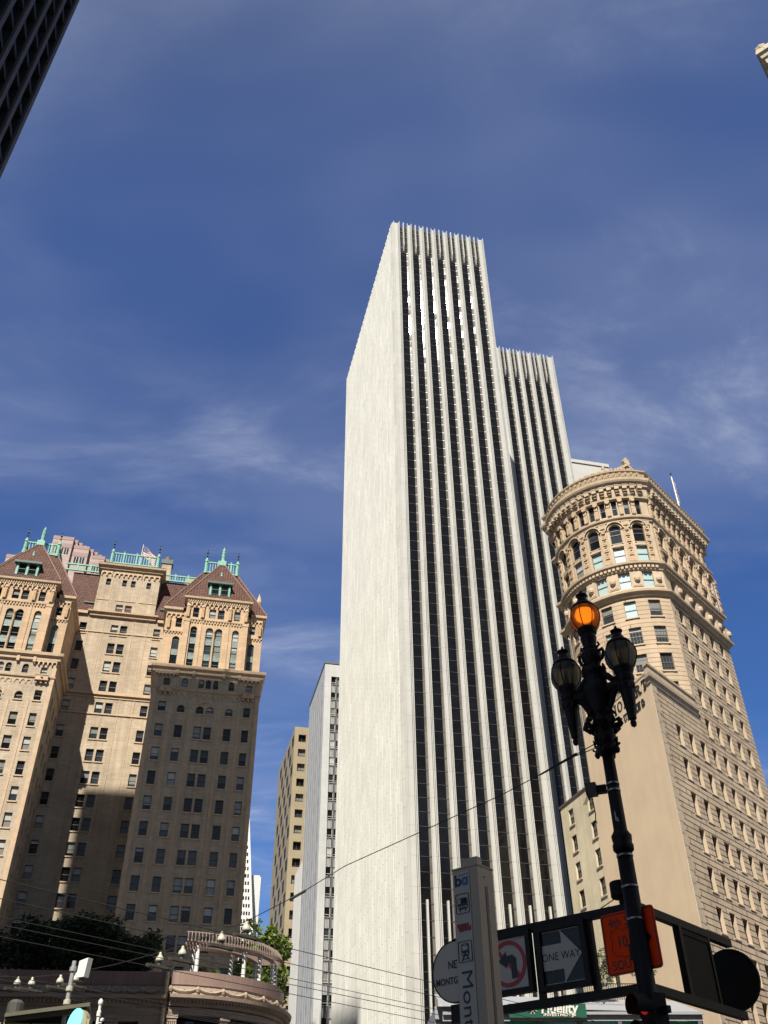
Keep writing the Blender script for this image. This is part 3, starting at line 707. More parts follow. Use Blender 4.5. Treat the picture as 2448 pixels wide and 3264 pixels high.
    for x in (B0 + .35, B1 - .35): b.box(X(x) - .42, X(x) + .42, -.28, 0, 67.9, 75.9); b.box(X(x) - .5, X(x) + .5, -.34, 0, 75.6, 75.95)
    for x in (-7.45, -3.2): b.box(X(x) - .10, X(x) + .10, -.10, 0, 67.9, 76)
    b.box(X(-5.36) - .12, X(-5.36) + .12, -.06, .3, 67.9, 74.3); b.lathe([(.10, 67.9), (.10, 73.9), (.2, 74.2), (.2, 74.4)], X(-5.36), -.06, 8)
    b.build('buttress', ['tower_stone'], root)
    b = MB(); b.sweep([(X(B0), VF), (X(B0), 0), (X(B1), 0), (X(B1), VF)], [(0, 75.95), (.18, 76.05), (.2, 76.25), (0, 76.35)]); dentils(b, X(B0) + .9, X(B1) - .9, 0, 75.6, .35, .2, .42, .16)
    for u0_, u1_ in ((U0 + .3, B0), (B1, U1 - .3)): b.box(X(u0_), X(u1_), VF - .18, VF, 74.5, 74.8); dentils(b, X(u0_) + .1, X(u1_) - .1, VF, 74.2, .3, .2, .42, .14)
    b.build('string_course', ['tower_trim'], root)
    b = MB(); arch_band(b, X(B0) + .1, X(B1) - .1, 0, 78.55, 14, proj=.22, h=.8); arch_band(b, X(U0) + .4, X(B0) - .1, VF, 77.1, 4, proj=.2, h=.75); arch_band(b, X(B1) + .1, X(U1) - .4, VF, 77.1, 4, proj=.2, h=.75)
    for u in (-9.7, -7.45, -3.2, -.65):
        b.box(X(u) - .34, X(u) + .34, -.14, 0, 76.35, 78.6); b.lathe([(.26, 76.4), (.26, 78.2), (.36, 78.4), (.2, 78.8)], X(u), -.1, 8)
    b.build('corbel_table', ['tower_trim'], root)
    b = MB()
    for u, v in ((-9.7, 0), (-7.45, 0), (-3.2, 0), (-.65, 0), (-12.5, VF), (1.75, VF)):
        b.box(X(u) - .2, X(u) + .2, v - .42, v - .1, 76.45 - v, 78.2 - v * .8)
    b.build('carved_relief', ['relief_stone'], root)
    b = MB(); b.sweep([(X(B0), VF), (X(B0), 0), (X(B1), 0), (X(B1), VF)], [(0, 79.3), (.2, 79.4), (.24, 79.7), (.5, 79.8), (.56, 80.15), (0, 80.3)]); dentils(b, X(B0), X(B1), -.15, 79.25, .28, .16, .36, .2)
    for p in ([(X(U0) + .3, 12), (X(U0) + .3, VF), (X(B0) - .5, VF)], [(X(B1) + .5, VF), (X(U1) - .3, VF), (X(U1) - .3, 12)]): b.sweep(p, [(0, 77.8), (.2, 77.9), (.24, 78.2), (.48, 78.3), (.52, 78.7), (0, 78.8)])
    b.build('cornice', ['tower_trim'], root)
    for h in tall:
        if h[0] == -9.0 and 0 not in cols: continue
        o = window(root, X((h[0] + h[1]) / 2), 0, h[2], h[1] - h[0], h[3] - h[2], True, fm='copper_dark', name='tall_arched_window', rail=False, inset=.34)
        for zz in (1.2, 3.9): q = MB(); q.box(-.5, .5, -.12, .06, zz, zz + 1.0); q.box(-.5, .5, -.14, .06, zz + 1.0, zz + 1.1); q.build('spandrel', ['spandrel_green'], o)
        q = MB(); q.box(-.47, .47, -.06, .04, 2.9, 2.98); q.box(-.47, .47, -.06, .04, 5.7, 5.78); q.box(-.47, .47, -.06, .04, .55, .62); q.build('glazing_bar', ['copper_dark'], o)
    for h, v in [(h, 0) for h in sq] + [(fl[1], VF), (fr[1], VF)]:
        if h[0] < -7 and 0 not in cols: continue
        window(root, X((h[0] + h[1]) / 2), v, h[2], h[1] - h[0], h[3] - h[2], name='attic_window')
    for h in ([fl[0]] if 0 in cols else []) + [fr[0]]:
        o = window(root, X((h[0] + h[1]) / 2), VF, h[2], h[1] - h[0], h[3] - h[2], True, fm='copper_dark', name='tall_arched_window', rail=False)
        q = MB(); q.box(-.5, .5, -.1, .06, 1.6, 2.6); q.build('spandrel', ['spandrel_green'], o)
    # roofs
    b = MB(); hip(b, X(U0) - .2, X(U1) + .2, VF - .4, 16, 78.75, X(-8.3), X(-2.45), 6, 12, 89.0)
    b.build('roof', ['roof_tile'], root)
    b = MB(); hip(b, X(B0) - .45, X(B1) + .45, -.5, 9.0, 80.25, X(-5.3), X(-5.3), 4.5, 7.0, 90.4); b.build('roof', ['roof_tile'], root)
    b = MB()
    for x in (X(B0) - .45, X(B1) + .45): b.tube([(x, -.5, 80.3), (X(-5.3), 4.5, 90.4)], .13, 6)
    for x, y in ((X(U1) + .2, X(-2.45)), (X(U0) - .2, X(-8.3))): b.tube([(x, VF - .4, 78.8), (y, 6, 89.0)], .13, 6)
    b.build('ridge', ['ridge_tile'], root)
    b = MB(); b.box(X(-5.9), X(-4.7), 4.0, 5.2, 89.6, 90.5); b.lathe([(.42, 90.4), (.42, 90.7), (.26, 91.0), (.30, 92.2), (.36, 92.35), (.22, 92.6), (.27, 93.0), (.10, 93.4), (0, 93.8)], X(-5.3), 4.6, 8); b.build('finial', ['copper_green'], root)
    balustrade(X(-8.0), X(-2.7), 6, 12, 89.1, 2.2)
    # dormer
    d = link('dormer', None, root, (X(-5.27), -.12, 81.0))
    b = MB(); b.box(-1.75, 1.75, .0, 2.6, 0, 2.05); b.build('dormer_wall', ['copper_dark'], d)
    b = MB(); a = [(-2.0, -.45, 2.1), (2.0, -.45, 2.1), (2.0, 3.4, 2.1), (-2.0, 3.4, 2.1)]; t1 = (0, 1.4, 4.6); t2 = (0, 4.0, 4.6)
    b.face([a[0], a[1], t1]); b.face([a[1], a[2], t2, t1]); b.face([a[3], a[0], t1, t2]); b.build('dormer_roof', ['roof_tile'], d)
    b = MB(); b.box(-2.05, 2.05, -.55, -.3, 1.9, 2.25); b.box(-2.0, 2.0, -.5, .2, 1.82, 2.0); b.build('eave', ['copper_dark'], d)
    b = MB()
    for x in (-1.62, -.12, 1.38): q = MB(); q.box(x, x + .28, -.16, .02, -.2, 1.9); q.build('post', ['copper_green'], d)
    b.lathe([(.2, 4.5), (.14, 4.8), (.16, 5.1), (.0, 5.4)], 0, 1.4, 6); b.build('finial', ['copper_green'], d)
    for x in (-.72, .78): window(d, x, -.2, .05, 1.2, 1.75, False, fm='copper_dark', name='sash', inset=.14, pk=0)
stone_wing(0, (0, 1, 2, 3, 4, 5), right_side=True)
stone_wing(-29.7, (3, 4, 5), right_side=True, left_side=False)

# recessed centre
VC = 10.85; c0, c1 = -27.3, -13.2
CR = [79.95, 76.5, 73.2, 69.75, 66.0, 61.85, 58.3, 54.85, 51.3, 47.85, 44.35, 40.9, 37.4, 33.85, 30.3, 26.8]
LC = [(-27.1, -25.98), (-15.2, -14.1)]; PC = [(-22.1, -20.95), (-20.6, -19.48)]
holes = []
for zt in CR:
    for a, e in LC + PC:
        holes.append((a, e, zt - 1.95, zt))
b = MB(lambda u, w, z: (u, w + VC, z)); b.wall(c0 - 1, c1 + .3, WB, 81.6, holes, depth=.34); b.wall(c0 - 1, c1 + .3, 0, WB, [])
tiny = [(-24.4, -23.6, 87.6, 88.9), (-21.7, -20.95, 87.6, 88.9), (-20.25, -19.5, 87.6, 88.9), (-17.65, -16.9, 87.6, 88.85)]
tp = [(-22.0, -20.85, 82.1, 83.9), (-20.5, -19.4, 82.1, 83.9)]
b.wall(-25.5, -15.5, 81.6, 91.0, tiny + tp, depth=.3); b.T = None
b.face([(-15.5, VC, 81.6), (-15.5, VC + 8, 81.6), (-15.5, VC + 8, 91.0), (-15.5, VC, 91.0)]); b.face([(-25.5, VC + 8, 81.6), (-25.5, VC, 81.6), (-25.5, VC, 91.0), (-25.5, VC + 8, 91.0)])
b.build('centre_wall', ['tower_brick'], root)
for i, zt in enumerate(CR):
    for a, e in LC: window(root, (a + e) / 2, VC, zt - 1.95, e - a, 1.95, sill='tower_trim', name='window', wts=(5, 4, 3, 4, 3, 3, 4, 0))
    p_ = link('paired_window', None, root, (-20.8, VC, zt - 1.95))
    for a, e in PC: window(p_, (a + e) / 2 + 20.8, 0, 0, e - a, 1.95, sill='tower_trim', name='sash', wts=(6, 4, 3, 1, 3, 1, 4, 0))
p_ = link('paired_window', None, root, (-20.8, VC, 82.1))
for a, e, z0, z1 in tp: window(p_, (a + e) / 2 + 20.8, 0, 0, e - a, z1 - z0, name='sash')
for a, e, z0, z1 in tiny: window(root, (a + e) / 2, VC, z0, e - a, z1 - z0, name='small_window', pk=1)
b = MB()
for u in (-25.6, -23.3, -18.5, -16.3): b.box(u - .05, u + .05, VC - .07, VC, WB, 81.5)
for u in (-23.3, -18.5): b.box(u - .05, u + .05, VC - .06, VC, 82, 89.6)
for z0, h, pr in ((78.3, .2, .12), (67.2, .45, .30), (66.7, .15, .12), (63.9, .22, .15)): b.box(c0 - 1, c1 + .2, VC - pr, VC - .001, z0, z0 + h)
b.box(-25.4, -23.4, VC - .08, VC, 84.6, 84.75); b.box(-22.4, -19.0, VC - .08, VC, 84.6, 84.75); b.box(-18.4, -15.6, VC - .08, VC, 84.6, 84.75)
b.build('string_course', ['tower_trim'], root)
b = MB(); b.sweep([(-25.5, VC + 8), (-25.5, VC), (-15.5, VC), (-15.5, VC + 8)], [(0, 81.2), (.35, 81.3), (.4, 81.7), (.7, 81.9), (.72, 82.15), (0, 82.3)])
b.build('cornice', ['tower_trim'], root); b = MB()
b.sweep([(-25.5, VC + 8), (-25.5, VC), (-15.5, VC), (-15.5, VC + 8)], [(0, 90.6), (.3, 90.7), (.35, 91.0), (.7, 91.3), (.75, 91.6), (0, 91.75)])
b.build('cornice', ['tower_trim'], root); b = MB(); b.box(c0 - .8, -26.2, VC - .4, VC, 81.5, 82.0); b.build('eave', ['tower_trim'], root); b = MB(); b.box(-14.8, c1 + .3, VC - .4, VC, 81.0, 81.5); b.build('eave', ['tower_trim'], root); b = MB()
arch_band(b, -25.4, -23.6, VC, 89.4, 2, proj=.2, h=.9); arch_band(b, -23.2, -18.6, VC, 89.4, 6, proj=.2, h=.9); arch_band(b, -18.3, -15.6, VC, 89.4, 3, proj=.2, h=.9)
b.build('corbel_table', ['tower_trim'], root)
b = MB(); hip(b, -26.2, -14.8, VC - .7, VC + 8.5, 91.7, -24.3, -16.6, VC + 1.0, VC + 7, 92.9); b.build('roof', ['roof_tile'], root)
b = MB(); hip(b, -29.5, -11.5, VC - .3, VC + 16, 81.8, -30.5, -10.5, VC + 3.4, VC + 12, 91.6); b.build('roof', ['roof_tile'], root)
balustrade(-24.4, -16.5, VC + 1.0, VC + 7, 92.8, 2.2)
balustrade(-32.0, -25.9, VC + 3, VC + 10, 91.7, 1.4, spike=False, sides=False); balustrade(-15.2, -9.4, VC + 3, VC + 10, 91.6, 1.3, spike=False, sides=False)
b = MB(); b.box(-15.95, -14.2, VC + 3.6, VC + 5.2, 88, 95.6, 0); b.box(-16.1, -14.05, VC + 3.45, VC + 5.35, 95.6, 96.5, 1); b.lathe([(.55, 96.4), (.5, 97.4)], -15.1, VC + 4.4, 10, 2); b.build('chimney', ['tower_brick', 'copper_dark', 'ridge_tile'], root)
b = MB(); b.box(-11.5, -7.0, VC + 4.5, VC + 8, 89, 93.6); b.build('lift_house', ['tower_brick'], root)
b = MB(); b.box(U := 1.4, 2.3, 11.5, 12.4, 78, 86.6); b.lathe([(.5, 86.6), (.35, 87.4), (.5, 87.9), (.35, 88.6), (.1, 89.4), (0, 89.9)], 1.85, 12, 8); b.build('pinnacle', ['tower_trim'], root)
for x in (-26.2, -13.6):                                  # small dormers low on the side roofs
    d = link('dormer', None, root, (x, VC + .6, 82.4))
    b = MB(); b.box(-.9, .9, 0, 2.5, 0, 1.5); b.box(-1.1, 1.1, -.35, 2.6, 1.5, 1.75); b.build('dormer_wall', ['copper_dark'], d)
    b = MB(); b.face([(-1.1, -.35, 1.76), (1.1, -.35, 1.76), (0, 1.2, 3.6)]); b.face([(1.1, -.35, 1.76), (1.1, 3, 1.76), (0, 2.8, 3.6), (0, 1.2, 3.6)]); b.face([(-1.1, 3, 1.76), (-1.1, -.35, 1.76), (0, 1.2, 3.6), (0, 2.8, 3.6)]); b.build('dormer_roof', ['roof_tile'], d)
    b = MB(); b.box(-.8, .8, 1.0, 1.35, 3.5, 3.66); b.lathe([(.16, 3.6), (.12, 4.1), (0, 4.5)], -.75 if x > -20 else .75, 1.2, 6); b.build('ridge', ['copper_green'], d)

# flag on the brown tower's roof
fl_ = thing('flagpole', 'white flagpole flying the US flag above the green copper railing', 'flagpole', (*frame(HO, HA)(-19.9, VC + 4.0)[:2], 92.9), R(HA))
b = MB(); b.tube([(0, 0, 0), (.12, 0, 6.6)], [.10, .06], 8); b.build('pole', ['white_paint'], fl_); b = MB(); b.lathe([(0, 6.55), (.13, 6.7), (0, 6.85)], .12, 0, 8); b.build('truck', ['dark_iron'], fl_)
def flag(parent, w, h, ox, oz, droop, wave, mats=('flag_red', 'flag_white', 'flag_blue')):
    b = MB(); nx, nz = 16, 13
    def P(i, j):
        s_ = i / nx; return (ox + s_ * w * .55 + .0, wave * sin(s_ * 9 + j * .15) * .5, oz + h * j / nz - droop * s_ ** 1.2)
    for i in range(nx):
        for j in range(nz):
            can = i < 7 and j >= 6; mi = 2 if can else (0 if j % 2 == 0 else 1)
            b.face([P(i, j), P(i + 1, j), P(i + 1, j + 1), P(i, j + 1)], mi)
            if can and (i + j) % 2 == 0:
                a = Vector(P(i, j)); c = Vector(P(i + 1, j + 1)); q = (a + c) / 2; s = .05
                b.face([(q.x - s, q.y - .03, q.z - s), (q.x + s, q.y - .03, q.z - s), (q.x + s, q.y - .03, q.z + s), (q.x - s, q.y - .03, q.z + s)], 1)
    return b.build('flag', list(mats), parent)
flag(fl_, 4.6, 2.3, .15, 4.1, 2.2, .40)

# ================================================================== curved stone office tower (right)
HB0 = (28.16, 87.83)
root = thing('curved_stone_building', 'carved tan stone tower with a rounded front and rusticated side, on the right', 'office building', (HB0[0], HB0[1], 0), R(MK))
TH = [62.05 - 3.72 * i for i in range(16)]
UR = 28.4
side = []
for i, zt in enumerate(TH):
    if zt < 16: break
    for k in range(8):
        u = 4.4 + 2.92 * k
        if zt > 47 and u < 12: continue
        side.append((u, u + 1.3, zt - 2.35, zt))
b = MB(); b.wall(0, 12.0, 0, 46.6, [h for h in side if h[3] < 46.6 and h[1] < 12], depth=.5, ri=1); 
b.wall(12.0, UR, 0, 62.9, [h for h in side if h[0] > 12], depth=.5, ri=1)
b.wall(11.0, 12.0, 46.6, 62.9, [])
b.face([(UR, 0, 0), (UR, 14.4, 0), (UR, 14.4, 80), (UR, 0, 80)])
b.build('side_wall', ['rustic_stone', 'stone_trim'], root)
b = MB()
for i in range(40): z = 2 + i * 1.15; w = .95 if i % 2 else 1.25; b.box(-.03, w, -.06, 0, z, z + 1.09)
b.build('quoin', ['stone_trim'], root); b = MB()
for i in range(14): z = 47.0 + i * 1.15; w = .7 if i % 2 else 1.1; b.box(11.0, 11.0 + w, -.06, 0, z, z + 1.09)
b.build('quoin', ['stone_trim'], root)
for h in side: window(root, (h[0] + h[1]) / 2, 0, h[2], h[1] - h[0], 2.35, fm='frame_brown', inset=.42, name='window', wts=(6, 4, 3, 3, 3, 1, 3, 1))
b = MB()
for h in side: b.box(h[0] - .08, h[1] + .08, -.07, .04, h[2] - .12, h[2] - .003)
tag(b.build('window_sills', ['stone_trim'], root), None, None, kind='stuff')
# annex block with its sign wall
SW = 57.5; sx, sy = cos(R(SW)), sin(R(SW)); SWL = 15.6
b = MB(); q0 = (0, 0); q1 = (SWL * sx, SWL * sy)
P1 = lambda t, w, z: (t * sx + w * sy, t * sy - w * sx, z)   # t along the sign wall, w inward
b.face([(0, 0, 0), (0, 0, 48.0), (q1[0], q1[1], 48.0), (q1[0], q1[1], 0)]); b.face([(q1[0], q1[1], 0), (q1[0], q1[1], 48), (q1[0] + 1.5, q1[1] - .9, 48), (q1[0] + 1.5, q1[1] - .9, 0)]); b.face([(.3, -.05, 48.0), (q1[0] + .3, q1[1] - .2, 48.0), (q1[0] + .3, q1[1] - .2, 46.6), (.3, -.05, 46.6)])
b.face([(0, 0, 46.6), (12, 0, 46.6), (14, 15, 46.6), (q1[0], q1[1], 46.6)])
b.build('party_wall', ['stucco_pink'], root)
b = MB(); b.box(-.02, .12, -.075, .0, 0, 46.9); b.build('corner_strip', ['cream_terracotta'], root)
b = MB(P1); b.wall(SWL, SWL + 9.2, 0, 41.8, [], mi=0)
lw = []
for zt in [40.7 - 3.13 * i for i in range(11)]:
    for t0 in (16.55, 21.6): lw.append((t0, t0 + 1.25, zt - 1.9, zt))
b = MB(lambda t, w, z: P1(t, w + .45, z)); b.wall(SWL - .2, SWL + 9.2, 0, 41.6, lw, depth=.4); b.box(SWL + 9.15, SWL + 9.2, 0.01, 9, 0, 41.6)
b.face([(SWL - .2, .0, 41.6), (SWL + 9.2, 0, 41.6), (SWL + 9.2, 9, 41.6), (SWL - .2, 9, 41.6)])
b.build('rear_wall', ['stucco_cream'], root)
b = MB(lambda t, w, z: P1(t, w + .45, z)); b.box(SWL, SWL + 9.3, -.12, .3, 41.6, 41.85); b.build('coping', ['frame_brown'], root)
for a, e, z0, z1 in lw:
    p = P1((a + e) / 2, .45, z0); window(root, p[0], p[1], z0, e - a, z1 - z0, fm='frame_bronze', rz=R(SW + 180), inset=.26, sill='stone_trim', name='rear_window', pk=random.choice((1, 1, 0, 4)))
b = MB(P1); b.box(.4, SWL, -.05, .35, 47.9, 48.12); b.build('parapet', ['stone_trim'], root)
b = MB(); b.sweep([(.25, .40), (0, 0), (11.3, 0)], [(0, 46.5), (.12, 46.6), (.15, 47.0), (.32, 47.15), (.36, 47.5), (.12, 47.7), (.1, 48.5), (.22, 48.6), (.22, 48.85), (-.5, 48.9)]); b.build('parapet_cornice', ['stone_trim'], root)
def serif_word(word, w, h, x0, z0, gap, st):
    """serif capitals from strokes in x,z: returns plates"""
    out = []; S_ = st
    def bar(x, z, X_, Z_, t=None):
        t = t or S_; d = Vector((X_ - x, Z_ - z)); n_ = Vector((-d.y, d.x)).normalized() * t / 2
        out.append([(x + n_.x, z + n_.y), (x - n_.x, z - n_.y), (X_ - n_.x, Z_ - n_.y), (X_ + n_.x, Z_ + n_.y)])
    def serif(x, z): out.append([(x - S_ * 1.1, z - S_ * .28), (x + S_ * 1.1, z - S_ * .28), (x + S_ * 1.1, z + S_ * .28), (x - S_ * 1.1, z + S_ * .28)])
    def arc(cx, cz, rx, rz, a0, a1, t=None):
        k = 10
        for i in range(k):
            p = R(a0 + (a1 - a0) * i / k); q = R(a0 + (a1 - a0) * (i + 1) / k); T_ = t or S_
            ti = S_ * (.45 + .55 * abs(cos((p + q) / 2)))
            out.append([((rx) * cos(p) + cx, rz * sin(p) + cz), ((rx) * cos(q) + cx, rz * sin(q) + cz), ((rx - ti) * cos(q) + cx, (rz - ti * .8) * sin(q) + cz), ((rx - ti) * cos(p) + cx, (rz - ti * .8) * sin(p) + cz)])
    x = x0
    for ch in word:
        W_ = w * {'I': .35, 'L': .85, 'O': 1.1, 'G': 1.1}.get(ch, 1.0); l, r, lo, hi, mid = x + S_, x + W_ - S_, z0 + S_ * .28, z0 + h - S_ * .28, z0 + h / 2
        if ch == 'H':
            for q in (l, r): bar(q, z0, q, z0 + h); serif(q, lo); serif(q, hi)
            bar(l, mid, r, mid, S_ * .5)
        elif ch == 'O': arc((l + r) / 2, mid, (r - l) / 2 + S_ * .5, h / 2, 0, 360)
        elif ch in 'BRD':
            bar(l, z0, l, z0 + h); serif(l, lo); serif(l, hi)
            if ch == 'D': arc(l, mid, r - l + S_ * .4, h / 2, -90, 90)
            else:
                arc(l, z0 + h * .75, (r - l), h * .25 + S_ * .1, -90, 90)
                if ch == 'B': arc(l, z0 + h * .26, (r - l) + S_ * .3, h * .27, -90, 90)
                else: bar(l + (r - l) * .45, mid, r, z0); serif(r, lo)
        elif ch == 'A':
            c = (l + r) / 2; bar(l - S_ * .4, z0, c, z0 + h, S_ * .5); bar(c, z0 + h, r + S_ * .4, z0); serif(l - S_ * .4, lo); serif(r + S_ * .4, lo); bar(l + .1 * W_, z0 + h * .35, r - .1 * W_, z0 + h * .35, S_ * .5)
        elif ch == 'T': c = (l + r) / 2; bar(c, z0, c, z0 + h); serif(c, lo); bar(l - S_ * .4, hi, r + S_ * .4, hi, S_ * .6); bar(l - S_ * .3, hi, l - S_ * .3, hi - h * .2, S_ * .5); bar(r + S_ * .3, hi, r + S_ * .3, hi - h * .2, S_ * .5)
        elif ch == 'U': bar(l, z0 + h * .3, l, z0 + h); bar(r, z0 + h * .3, r, z0 + h, S_ * .6); serif(l, hi); serif(r, hi); arc((l + r) / 2, z0 + h * .3, (r - l) / 2 + S_ * .4, h * .3, 180, 360)
        elif ch == 'I': c = x + W_ / 2; bar(c, z0, c, z0 + h); serif(c, lo); serif(c, hi)
        elif ch == 'L': bar(l, z0, l, z0 + h); serif(l, lo); serif(l, hi); bar(l, lo, r, lo, S_ * .6); bar(r, lo, r, lo + h * .22, S_ * .5)
        elif ch == 'N': bar(l, z0, l, z0 + h, S_ * .6); bar(r, z0, r, z0 + h, S_ * .6); bar(l, z0 + h, r, z0); serif(l, lo); serif(l, hi); serif(r, hi)
        elif ch == 'G': arc((l + r) / 2, mid, (r - l) / 2 + S_ * .5, h / 2, 40, 350); bar(r, z0 + h * .1, r, mid); serif(r - S_ * .3, mid)
        x += W_ + gap
    return out, x - gap - x0
lg = link('lettering', None, root, (0, 0, 0), R(SW + 180))   # local x runs towards the corner, -y faces out
b = MB(); 
pl, wd = serif_word('HOBART', 1.20, 1.18, 0, 0, .16, .22)
off = -.52 - wd
for k, q in enumerate(pl): b.plate([(x + off, z + 46.30) for x, z in q], -.05 - .0006 * k, -.004)
pl, wd2 = serif_word('BUILDING', .70, .82, 0, 0, .12, .16)
off2 = -1.6 - wd2
for k, q in enumerate(pl): b.plate([(x + off2, z + 44.78) for x, z in q], -.05 - .0006 * k, -.004)
o = b.build('letters', ['sign_black'], lg); o.location = (0, 0, 0)

# curved front: arc of radius RA about (15.9, 7.2), from +52 deg (far) to -52 deg (near corner)
RA, CX, CY, TA = 8.7, 15.9, 7.2, 52.0
arcL = RA * R(2 * TA)
def AM(s, w, z): t = R(TA) - s / RA; return (CX - (RA - w) * cos(t), CY + (RA - w) * sin(t), z)
s_of = lambda deg: (R(TA) - R(deg)) * RA
bays = [36.9, 17.1, -2.7, -22.5, -42.3]
ub = [arcL * i / 40 for i in range(41)]
def snap(ub, hs): 
    e = sorted({*[h[0] for h in hs], *[h[1] for h in hs]}); return [u for u in ub if all(abs(u - q) > .06 for q in e)]
fh = []
for zt in TH[:5]:
    for d in bays: s = s_of(d); fh.append((s - .75, s + .75, zt - 2.35 + (.0), zt))
ah = [(s_of(d) - .74, s_of(d) + .74, 63.95, 66.35) for d in bays]
bh = [(s_of(d) - .72, s_of(d) + .72, 68.0, 70.3) for d in bays]
ch = [(s_of(d) - .74, s_of(d) + .74, 71.0, 73.9, 'arch') for d in bays]
sm = []
for i in range(10): s = arcL * (i + .5) / 10; sm.append((s - .36, s + .36, 75.4, 77.95))
b = MB(AM); b.wall(0, arcL, 44, 63.2, fh, depth=.36, ub=snap(ub, fh)); b.build('front_wall', ['front_stone'], root)
b = MB(AM); al = ah + bh + ch + sm; b.wall(0, arcL, 63.2, 79.0, al, depth=.40, ub=snap(ub, al))
for h in ch: b.wall(h[0], h[1], h[2], h[3], [], 0) if False else None
b.T = None
p0 = AM(0, 0, 0); p1 = AM(arcL, 0, 0)
b.face([(p0[0], p0[1], 44), (p0[0] + 3, p0[1] + 1.2, 44), (p0[0] + 3, p0[1] + 1.2, 81), (p0[0], p0[1], 81)][::-1])
b.face([(p1[0], p1[1], 62.9), (11.0, 0, 62.9), (11.0, 0, 81), (p1[0], p1[1], 81)])
b.build('front_wall', ['stone_trim'], root)
b = MB(); b.face([(p1[0], p1[1], 46.6), (11.0, 0, 46.6), (11.0, 0, 62.9), (p1[0], p1[1], 62.9)]); b.build('corner_wall', ['front_stone'], root)
for hs, nm in ((fh, 'front_window'), (ah, 'front_window'), (bh, 'front_window'), (ch, 'arched_window'), (sm, 'attic_window')):
    for h in hs:
        s = (h[0] + h[1]) / 2; t = TA - s / RA * 180 / pi; p = AM(s, 0, 0); rz = atan2(-cos(R(t)), -sin(R(t)))
        zi = TH.index(h[3]) if h[3] in TH else -1
        pk = 7 if (hs in (ah, bh) and t < 5) else (random.choice((0, 1, 1, 6)) if hs is ch else None)
        window(root, p[0], p[1], h[2], h[1] - h[0], h[3] - h[2], len(h) > 4, fm='frame_brown' if hs is not sm else 'frame_bronze', rz=rz, name=nm, sill='stone_trim' if hs is fh else None, inset=.3, grid=4 if 1 <= zi <= 3 and t < 10 else 0, pk=pk, wts=(2, 3, 4, 4, 5, 3, 2, 3) if hs is not sm else (5, 5, 0, 0, 1, 0, 3, 0))
# upper side: the same storeys carried along the straight side
def SM(u, w, z): return (u, w, z)
us = [12.7 + 2.92 * k for k in range(6)]
s1 = [(u, u + 1.35, 63.95, 66.35) for u in us]; s2 = [(u, u + 1.35, 68.0, 70.3) for u in us]; s3 = [(u, u + 1.35, 71.0, 73.9, 'arch') for u in us]
s4 = [(11.9 + 1.5 * k, 12.6 + 1.5 * k, 75.4, 77.9) for k in range(11)]
b = MB(); b.wall(11.0, UR, 62.9, 79.0, s1 + s2 + s3 + s4, depth=.62); b.build('upper_side_wall', ['stone_trim'], root)
for hs, nm in ((s1, 'upper_window'), (s2, 'upper_window'), (s3, 'arched_window'), (s4, 'attic_window')):
    for h in hs: window(root, (h[0] + h[1]) / 2, 0, h[2], h[1] - h[0], h[3] - h[2], len(h) > 4, fm='frame_brown', name=nm, inset=.5)
plan = [(p0[0] + 1.6, p0[1] + .9), (p0[0] + .25, p0[1] + .75)] + [AM(arcL * i / 36, 0, 0)[:2] for i in range(37)] + [(11.0, 0), (UR, 0), (UR, 14.4)]
DROP = -.62
def course(name, prof, mat='stone_trim', pl=None, dz=0): b = MB(); b.sweep(pl or plan, prof); return b.build(name, [mat], root, (0, 0, dz))
course('belt_course', [(0, 62.5), (.25, 62.6), (.30, 62.9), (.62, 63.05), (.66, 63.35), (.15, 63.5), (.1, 63.9), (0, 63.92)])
course('belt_course', [(0, 66.45), (.15, 66.55), (.18, 66.75), (.4, 67.15), (.62, 67.25), (.66, 67.55), (.12, 67.7), (0, 67.95)])
course('string_course', [(0, 74.2), (.2, 74.3), (.22, 74.55), (.42, 74.7), (.46, 74.95), (.12, 75.1), (.1, 75.35), (0, 75.38)])
course('cornice', [(0, 78.45), (.35, 78.6), (.4, 79.0), (.42, 80.25), (.68, 80.4), (.72, 80.75), (1.0, 81.0), (1.12, 81.25), (1.16, 81.6), (.45, 81.75), (.45, 81.85)], dz=DROP)
course('frieze', [(.40, 81.7), (.45, 81.9), (.68, 82.8), (.85, 82.9), (.9, 83.1), (.2, 83.25), (-1.0, 83.3)], dz=DROP)
def along(n_, fn, arc=True, sidebit=True, step=1.0, z0=0, u_start=11.4):
    """calls fn(T) at equal steps round the curve and down the side; T maps (x along, y inward, z)"""
    k = int(arcL / step)
    if arc:
        for i in range(k):
            s = arcL * (i + .5) / k; fn(lambda x, y, z, s=s: AM(s + x, y, z))
    if sidebit:
        k = int((UR - u_start) / step)
        for i in range(k): u = u_start + (i + .5) * (UR - u_start) / k; fn(lambda x, y, z, u=u: (u + x, y, z))
def grouped(name, mat, fn, step, dz=0, **kw):
    for arc in (True, False):
        b = MB()
        def f(T): b.T = T; fn(b)
        along(0, f, step=step, arc=arc, sidebit=not arc); b.T = None; b.build(name, [mat], root, (0, 0, dz))
grouped('dentil_band', 'stone_trim', lambda b: b.box(-.17, .17, -.44, -.1, 66.7, 67.2), .52)
def modillion(b):
    b.box(-.27, .27, -1.05, -.42, 79.75, 80.42); b.box(-.24, .24, -.86, -.42, 79.45, 79.75); b.box(-.2, .2, -.66, -.42, 79.15, 79.45); b.box(-.30, .30, -1.1, -.42, 80.3, 80.42)
grouped('modillion', 'stone_trim', modillion, .92, dz=DROP)
